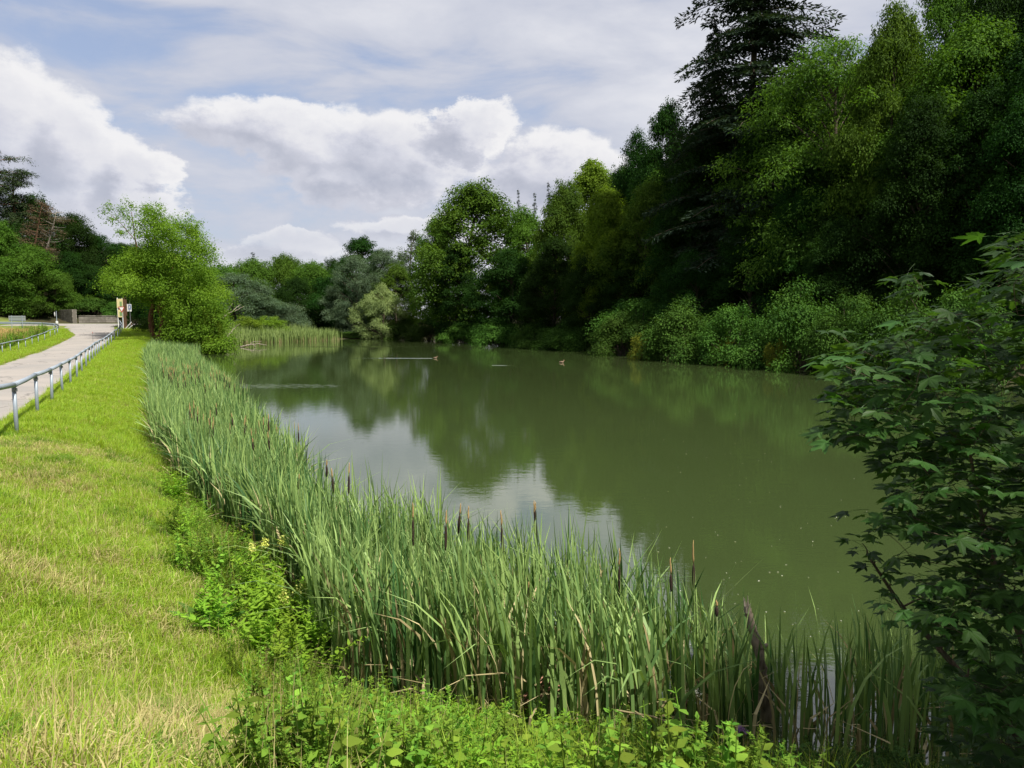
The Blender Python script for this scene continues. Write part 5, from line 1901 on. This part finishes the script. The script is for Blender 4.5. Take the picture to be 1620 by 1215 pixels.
def undergrowth():
    r = np.random.default_rng(121)
    meshes = []
    for k in range(3): meshes.append(weed(500 + k, .62, 9, .085, .045).mesh('weed', [M['weed']]))                      # 0-2 nettle like
    for k in range(2): meshes.append(weed(510 + k, .50, 8, .075, .050, per=3).mesh('weed', [M['weed_dark']]))           # 3-4
    for k in range(2): meshes.append(weed(520 + k, .55, 7, .065, .026, per=2, pinnate=3, pitch=.35).mesh('weed', [M['goldenrod']]))   # 5-6
    for k in range(2): meshes.append(feather(530 + k, .45).mesh('weed', [M['weed']]))                                   # 7-8
    meshes.append(tuft(540, 22, .55, .008, .06, M['grass'], (.55, .3), 4))                                               # 9
    meshes.append(tuft(541, 12, .75, .004, .08, M['grass_dry'], (.2, .15), 4))                                           # 10
    meshes.append(tuft(542, 18, .45, .012, .07, M['weed_dark'], (.7, .3), 4))                                            # 11
    meshes.append(feather(532, .40).mesh('weed', [M['weed_dark']]))                                                     # 12
    n = 22000
    y = r.uniform(2.6, 30, n) ** 1.0
    y = 2.6 + 27 * r.random(n) ** 2.1
    shore = np.interp(y, LAKE[3:12, 1], LAKE[3:12, 0])
    x = np.where(y < 8.2, r.uniform(-3.8, 5.5, n), shore - 2.2 + 2.3 * r.random(n))
    e = lake_dist(x, y)
    wn = vnoise(x, y, 1.2, 41)
    band = np.interp(y, [3, 6, 8.5, 11, 14, 22, 30], [9, 3.2, 2.0, 1.2, .75, .45, .35])
    ok = (e > .12) & (e < band * (.55 + .9 * wn))
    edge = np.interp(y, [2.4, 3.2, 4.0, 5.0, 6.0, 7.3, 8.5], [-.55, -.85, -1.1, -1.5, -2.0, -2.8, -3.5]) + (wn - .5) * .8
    ok &= (y > 8.5) | (x > edge)
    ok &= (r.random(n) < np.where(y < 8.5, 1.0, .8))
    # keep a little bare water edge so that the reeds read
    x, y, e = x[ok], y[ok], e[ok]; n = len(x)
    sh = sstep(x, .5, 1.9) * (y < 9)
    zone = vnoise(x, y, .9, 42) + (r.random(n) - .5) * .35
    i = np.where(zone < .34, 7 + r.integers(0, 2, n), np.where(zone < .62, r.integers(0, 3, n), 5 + r.integers(0, 2, n)))
    c = r.random(n)
    i = np.where(c < .18, 9, i); i = np.where((c > .13) & (c < .20), 10, i)
    i = np.where((sh > .4) & (c > .20), np.choose(r.integers(0, 5, n), [3, 4, 12, 12, 11]), i)  # darker weeds to the right: the shade there is put into the leaf colour
    s = (.50 + .8 * r.random(n) ** 1.5) * (.65 + .7 * vnoise(x, y, .6, 43))
    s *= np.interp(y, [3, 6, 12], [.85, 1.0, 1.0]) * np.where(e < .8, .85, 1.0)
    s *= (.70 - .10 * sstep(x, 1.2, 2.4)) * np.where(y < 8.5, .72 + .28 * sstep(e, .8, 2.6), 1.0)
    pts = np.column_stack([x, y, hgt(x, y)])
    rot = np.column_stack([r.normal(size=n) * .14, r.normal(size=n) * .14, r.random(n) * 6.28])
    scatter('bank_undergrowth', pts, rot, np.column_stack([s, s, s]), i, meshes, 'tangle of nettles, bedstraw and tall grass on the near bank slope', 'undergrowth')
    # scrub along the verge fence and below the far hillside
    n = 1500
    y = r.uniform(44, 96, n)
    x = fence_x(y) - 8.6 - 2.3 * sstep(y, 88, 106) - np.abs(r.normal(size=n)) * 1.6
    s = 1.1 + .9 * r.random(n)
    scatter('verge_undergrowth', np.column_stack([x, y, hgt(x, y)]), np.column_stack([np.zeros(n), np.zeros(n), r.random(n) * 6.28]), np.column_stack([s, s, s]),
            r.choice([0, 1, 2, 3, 4], n), meshes, 'dark weeds growing behind the left verge fence', 'undergrowth')
    # ferns and scrub under the far and right hand trees
    n = 9000
    i = r.integers(11, 28, n); f = r.random(n)
    A = LAKE[i]; B = LAKE[i + 1]
    nr = np.column_stack([-(B - A)[:, 1], (B - A)[:, 0]]); nr /= np.linalg.norm(nr, axis=1)[:, None]
    p = A * (1 - f)[:, None] + B * f[:, None] + nr * (-np.abs(r.normal(size=n)) * 3.2 - .1)[:, None]
    e = lake_dist(p[:, 0], p[:, 1])
    p = p[e > .05]; n = len(p)
    s = 1.8 + 1.8 * r.random(n)
    scatter('shore_undergrowth', np.column_stack([p, hgt(p[:, 0], p[:, 1])]), np.column_stack([np.zeros(n), np.zeros(n), r.random(n) * 6.28]), np.column_stack([s, s, s]),
            r.choice([0, 1, 2, 3, 4, 3, 4], n), meshes, 'low green growth along the wooded shore', 'undergrowth')


undergrowth()


# larger single plants on the bank
def ground_at(px, py, lo=1.5, hi=60):
    """where the line of sight of a photograph pixel meets the bank"""
    d = ray(px, py)
    Y = np.linspace(lo, hi, 1500)
    P = d[None, :] * Y[:, None] + np.array([0, 0, EYE])
    g = hgt(P[:, 0], P[:, 1])
    k = np.argmax(P[:, 2] < np.maximum(g, 0))
    return P[k, 0], P[k, 1]


def bushy(k):
    mb = MB()
    r = np.random.default_rng(640 + k)
    for j in range(5):
        w = weed(600 + 10 * k + j, .75 + .3 * r.random(), 12, .13, .046, per=3, pitch=.4, lean=.55, teeth=.1, taper=.8)
        o2 = np.array([r.normal() * .07, r.normal() * .07, 0])
        V = np.concatenate(w.V) + o2
        mb.add(V, np.concatenate(w.Q), np.concatenate(w.T), np.concatenate(w.A))
    return mb.mesh('goldenrod', [M['goldenrod']])


gold = [bushy(k) for k in range(3)]
gl = [(352, 985, 'bright leafy weed, leftmost of the clump beside the dock'), (385, 1000, 'bright leafy weed at the front left of the clump'),
      (418, 1015, 'bright leafy weed in the front middle of the clump'), (455, 1030, 'bright leafy weed at the front right of the clump'),
      (372, 960, 'bright leafy weed behind the dock leaves'), (405, 965, 'bright leafy weed in the heart of the clump'),
      (440, 975, 'bright leafy weed right of the clump heart'), (475, 990, 'bright leafy weed beside the reed leaves, clump edge'),
      (398, 930, 'bright leafy weed at the back left of the clump'), (432, 940, 'bright leafy weed at the back of the clump'),
      (470, 955, 'bright leafy weed at the back right, against the reeds'), (500, 1010, 'bright leafy weed at the right end of the clump'),
      (330, 955, 'small bright weed behind the dock, farther left'), (490, 1045, 'low bright weed in front of the reeds, right of the clump'),
      (300, 840, 'bright weed beside the reeds farther up the bank, lower one'), (288, 800, 'bright weed beside the reeds farther up the bank, upper one'),
      (320, 870, 'bright weed between the yellow flowers and the lawn'), (278, 770, 'bright weed at the lawn edge where the reeds narrow')]
for k, (px, py, lb) in enumerate(gl):
    x, y = ground_at(px, py + 30)
    o = empty('leafy_weed', (x, y, h1(x, y) - .03), random.random() * 6.28)
    sc = random.uniform(.62, .85) * (.8 if k > 13 else 1)
    o.scale = (sc * 1.15, sc * 1.15, sc)
    link('foliage', gold[k % 3], o)
    tag(o, lb, 'weed', 'bright leafy weeds on the bank')


def dock(px, py, n, L, label, upright=1.0):
    x, y = ground_at(px, py)
    o = empty('dock_plant', (x, y, h1(x, y) - .02))
    V, q = leaf_shape(L, L * .26, .35, .30, 7, .06)
    mb = MB(); mb.add(V, q, None, .5)
    me = mb.mesh('dock_leaf', [M['dock']], True)
    for k in range(n):
        lf = link('leaf', me, o)
        s = random.uniform(.6, 1.1)
        lf.scale = (s, s, s)
        lf.rotation_euler = (random.uniform(-.3, .3), -random.uniform(.55, 1.25) * upright, k * 2.4 + random.uniform(-.3, .3))
    return tag(o, label, 'dock plant')


dock(328, 1000, 15, .42, 'dock plant with large upright dark green leaves beside the leafy clump')
dock(70, 1125, 8, .17, 'small dock plant in the grass at the lower left')
dock(90, 1075, 5, .13, 'smaller dock just behind the lower left dock')
dock(655, 1150, 5, .20, 'broad leaved dock at the foot of the near reeds')


def yellow_flower(px, ptop, Y, label):
    t = at(px, ptop, Y)
    x, y = t[0], t[1]
    g = h1(x, y); H = t[2] - g
    o = empty('yellow_flower', (x, y, g))
    mb = MB(); mb.tube([(0, 0, -.03), (.01, 0, H * .5), (0, 0, H)], [.006, .005, .003], 6)
    for k in range(5):
        put_leaf(mb, leaf_shape(.10, .03), (0, 0, H * (.2 + .12 * k)), k * 2.4, .5, 0, .8)
    link('stem', mb.mesh('flower_stem', [M['weed']], True), o)
    r = np.random.default_rng(int(px))
    mb = MB()
    puff(mb, r, np.array([0, 0, H]), .045, 90, .026, .020, 1.1, .3, solid=.2)
    puff(mb, r, np.array([.01, 0, H + .05]), .035, 50, .018, .014, 1.1, .3, solid=.2)
    link('blossom', mb.mesh('blossom', [M['petal_yellow']]), o)
    tag(o, label, 'flower', 'yellow flowers beside the reeds')


for px, pt, Y, lb in [(398, 868, 9.1, 'yellow flower spike, leftmost of the trio beside the reeds'), (418, 860, 9.2, 'yellow flower spike, middle of the trio beside the reeds'),
                      (446, 856, 9.1, 'yellow flower spike, rightmost of the trio beside the reeds'), (478, 928, 8.0, 'yellow flower low among the bright weeds'),
                      (448, 944, 7.9, 'small yellow flower below the trio')]:
    yellow_flower(px, pt, Y, lb)

# thistle
t = at(1172, 1165, 5.6)
g = h1(t[0], t[1]); H = t[2] - g
o = empty('thistle', (t[0], t[1], g))
link('stem', weed(701, max(.3, H), 5, .10, .03, teeth=.3).mesh('thistle_stem', [M['weed_dark']]), o)
mb = MB(); puff(mb, np.random.default_rng(5), np.array([0, 0, max(.3, H)]), .028, 90, .025, .006, .8, .8, solid=.1)
link('blossom', mb.mesh('thistle_blossom', [M['petal_purple']]), o)
tag(o, 'single pale purple thistle flower in the bottom undergrowth', 'flower')

# white umbels
for px, py, Y, lb in [(1088, 1104, 6.0, 'white flower umbel at the foot of the reeds, right of centre'), (1098, 1098, 6.1, 'second white umbel touching the first, slightly right')]:
    t = at(px, py, Y); g = h1(t[0], t[1]); H = max(.25, t[2] - g)
    o = empty('white_umbel', (t[0], t[1], g))
    mb = MB(); mb.tube([(0, 0, -.03), (0, 0, H * .6), (0, 0, H)], [.005, .004, .003], 5)
    for k in range(8):
        a = k * .785
        mb.tube([(0, 0, H), (.02 * math.cos(a), .02 * math.sin(a), H + .02), (.04 * math.cos(a), .04 * math.sin(a), H + .03)], .0015, 4)
    link('stem', mb.mesh('umbel_stem', [M['weed']]), o)
    mb = MB(); puff(mb, np.random.default_rng(6), np.array([0, 0, H + .035]), .055, 120, .012, .010, .25, .8, solid=0)
    link('blossom', mb.mesh('umbel_blossom', [M['petal_white']]), o)
    tag(o, lb, 'flower', 'white umbels')

# fallen straw stalk
mb = MB()
a = at(968, 1122, 5.6); b = at(1100, 1158, 5.4)
mb.tube([a, (a + b) / 2 + np.array([0, 0, .03]), b], [.006, .007, .004], 6)
o = link('straw_stalk', mb.mesh('straw_stalk', [M['reed_dry']]))
tag(o, 'pale fallen reed stalk lying across the bottom undergrowth', 'stalk')


# ------------------------------------------------------------------ maple at the right
def maple_leaf_mesh(seed):
    """five lobed toothed leaf in the xy plane, stalk end at the origin, tip along +x"""
    r = np.random.default_rng(seed)
    lobes = [(0, 1.0), (R(48), .86), (R(-48), .86), (R(104), .52), (R(-104), .52)]
    lobes.sort()
    pts = []
    pts.append((R(-168), .12))
    for k, (a, l) in enumerate(lobes):
        pts.append((a - R(17), l * .56)); pts.append((a - R(9), l * .80)); pts.append((a - R(7), l * .76)); pts.append((a, l))
        pts.append((a + R(7), l * .76)); pts.append((a + R(9), l * .80)); pts.append((a + R(17), l * .56))
        if k < 4:
            pts.append(((a + lobes[k + 1][0]) / 2, .40 + .03 * r.normal()))
    pts.append((R(168), .12))
    V = [(.30, 0, 0)]
    for a, l in pts:
        l = l * (1 + .03 * r.normal())
        x, y = .30 + .70 * l * math.cos(a), .70 * l * math.sin(a)
        z = -.16 * (x - .3) ** 2 - .30 * y * y + .035 * math.cos(5 * a)
        V.append((x, y, z))
    n = len(pts)
    V.append((0, 0, 0.02))
    t = [(0, k, k + 1) for k in range(1, n)] + [(0, n, n + 1), (0, n + 1, 1)]
    mb = MB(); mb.add(np.array(V), None, t, .5)
    mb.tube([(-.55, 0, -.10), (-.25, 0, -.02), (0, 0, .02)], .010, 4, var=1.0, cap=False)
    return mb


def maple():
    r = np.random.default_rng(131)
    base = np.array([3.15, 3.75, 0.0]); base[2] = h1(base[0], base[1])
    o = empty('maple_sapling', base)
    # outline of the leafy mass as it stands to the right, (pixel, pixel, least depth, most depth)
    import mathutils.geometry
    poly = [(1640, 352), (1600, 372), (1580, 430), (1545, 500), (1500, 480), (1470, 500), (1445, 520), (1400, 540), (1345, 555), (1320, 600), (1335, 640),
            (1330, 690), (1375, 700), (1410, 760), (1440, 790), (1425, 830), (1470, 860), (1480, 930), (1455, 990), (1490, 1060), (1500, 1140), (1520, 1215), (1540, 1260), (1700, 1260), (1760, 600), (1700, 380)]
    PX = np.array(poly, float)

    def inside(x, y):
        c = False
        for i in range(len(PX)):
            a, b = PX[i], PX[i - 1]
            if (a[1] > y) != (b[1] > y) and x < (b[0] - a[0]) * (y - a[1]) / (b[1] - a[1]) + a[0]:
                c = not c
        return c
    tw = MB()
    stems = [[(0, 0, -.2), (-.05, .0, .6), (-.12, .05, 1.3), (-.10, .1, 2.1), (.05, .15, 2.9)],
             [(0.05, 0, -.2), (-.25, -.05, .5), (-.55, -.05, 1.05), (-.75, .0, 1.6), (-.85, .05, 2.15)],
             [(0, .05, -.2), (-.30, .10, .35), (-.65, .2, .75), (-1.0, .3, 1.15), (-1.2, .32, 1.45)],
             [(0.1, 0, -.2), (.25, -.05, .8), (.35, -.1, 1.7), (.3, 0, 2.6)]]
    SP = []
    for s in stems:
        s = np.array(s)
        t = np.linspace(0, 1, 22)
        Q = np.column_stack([np.interp(t, np.linspace(0, 1, len(s)), s[:, k]) for k in range(3)])
        Q[1:-1] = (Q[:-2] + 2 * Q[1:-1] + Q[2:]) / 4
        tw.tube(Q, np.linspace(.030, .006, 22), 7)
        SP.append(Q[5:])
    SP = np.concatenate(SP)
    clusters = []
    # sprays that stand out, then the thick of the crown
    fixed = [(1446, 438, 3.55), (1440, 470, 3.6), (1460, 455, 3.5), (1425, 448, 3.5), (1452, 492, 3.5), (1488, 500, 3.5), (1330, 530, 3.5), (1365, 555, 3.5), (1345, 583, 3.45), (1322, 622, 3.45), (1318, 690, 3.5), (1352, 660, 3.5), (1372, 828, 3.4), (1400, 842, 3.4), (1372, 872, 4.05), (1384, 888, 4.05), (1364, 860, 4.02), (1398, 905, 4.0), (1410, 925, 4.0),
             (1398, 958, 3.3), (1415, 970, 3.3), (1440, 880, 3.4), (1455, 920, 3.3), (1610, 385, 3.4), (1590, 440, 3.5), (1605, 470, 3.5)]
    for px, py, Y in fixed:
        clusters.append((at(px, py, Y), 4, True))
    tries = 0
    while len(clusters) < 560 and tries < 20000:
        tries += 1
        px = r.uniform(1310, 1720); py = r.uniform(350, 1250)
        if not inside(px, py): continue
        depth_max = np.interp(px, [1320, 1450, 1600], [3.7, 4.1, 4.5])
        Y = r.uniform(3.05, depth_max)
        p = at(px, py, Y)
        if p[2] < h1(p[0], p[1]) + .05: continue
        clusters.append((p, int(r.integers(3, 6)), False))
    leaf_list = []
    clusters.sort(key=lambda c: np.min(np.linalg.norm(SP - (c[0] - base), axis=1)))
    NODE = SP.copy(); RAD = np.full(len(SP), .007)
    for p, n, solo in clusters:
        q = p - base
        dd = np.linalg.norm(NODE - q, axis=1) + .8 * np.maximum(0, NODE[:, 2] - q[2] + .03)
        k = int(np.argmin(dd)); s = NODE[k]
        mid = (s + q) / 2 + r.normal(size=3) * .04 * np.linalg.norm(q - s)
        B = bez(s, mid, q, 6)
        r1 = max(.0016, RAD[k] * .62)
        tw.tube(B, np.linspace(RAD[k] * .85, r1, 6), 4, cap=False)
        NODE = np.vstack([NODE, B[2:]]); RAD = np.concatenate([RAD, np.linspace(RAD[k] * .8, r1, 6)[2:]])
        out = np.array([q[0], q[1], 0.0]); out /= np.linalg.norm(out) + 1e-6
        a0 = math.atan2(out[1], out[0])
        for j in range(n):
            az = a0 + (j - (n - 1) / 2) * 1.15 + r.normal() * .3
            s_ = r.uniform(.085, .155) * (.8 if solo else 1.0)
            pit = r.normal(-.18, .22)
            leaf_list.append((q + np.array([math.cos(az), math.sin(az), .2]) * s_ * .5 + np.array([0, 0, .02 * r.normal()]), az, pit, r.normal(0, .28), s_))
    tw_o = link('branch', tw.mesh('maple_branch', [M['bark_maple']], True), o)
    lm = []
    for k in range(5):
        mb = maple_leaf_mesh(800 + k)
        lm.append((mb, mb.mesh('maple_leaf', [M['maple']])))
    # nearest and outermost leaves are leaves of their own
    order = sorted(range(len(leaf_list)), key=lambda i: leaf_list[i][0][1] + leaf_list[i][0][0] * .35)
    rest = MB()
    for c, i in enumerate(order):
        p, az, pit, roll, s = leaf_list[i]
        if c < 300:
            lf = link('leaf', lm[i % 5][1], o)
            lf.location = p; lf.rotation_euler = (roll, -pit, az); lf.scale = (s, s, s)
        else:
            mb = lm[i % 5][0]
            m = np.array(Matrix.Rotation(az, 3, 'Z') @ Matrix.Rotation(-pit, 3, 'Y') @ Matrix.Rotation(roll, 3, 'X'))
            off = 0
            for V, Q, T in ((mb.V[0], None, mb.T[0]), (mb.V[1], mb.Q[0] - len(mb.V[0]), None)):
                rest.add(V * s @ m.T + p, Q, T, np.clip(r.normal(.45, .25), 0, 1))
    f = link('foliage', rest.mesh('maple_foliage', [M['maple']]), o)
    f['kind'] = 'stuff'
    tag(o, 'leafy maple filling the right edge close to the viewer', 'maple')


M['bark_maple'] = bark_mat('bark_maple', (.045, .034, .024), (.13, .095, .062), 14)
maple()

# the taller tree on the bank behind the viewer's right shoulder; it shades the maple and the right of the bank
plant('oak_b', 'shade_tree', 9.3, -.6, 13.0, 3.6, 'taller tree on the near bank at the right, shading the maple', 'tree')
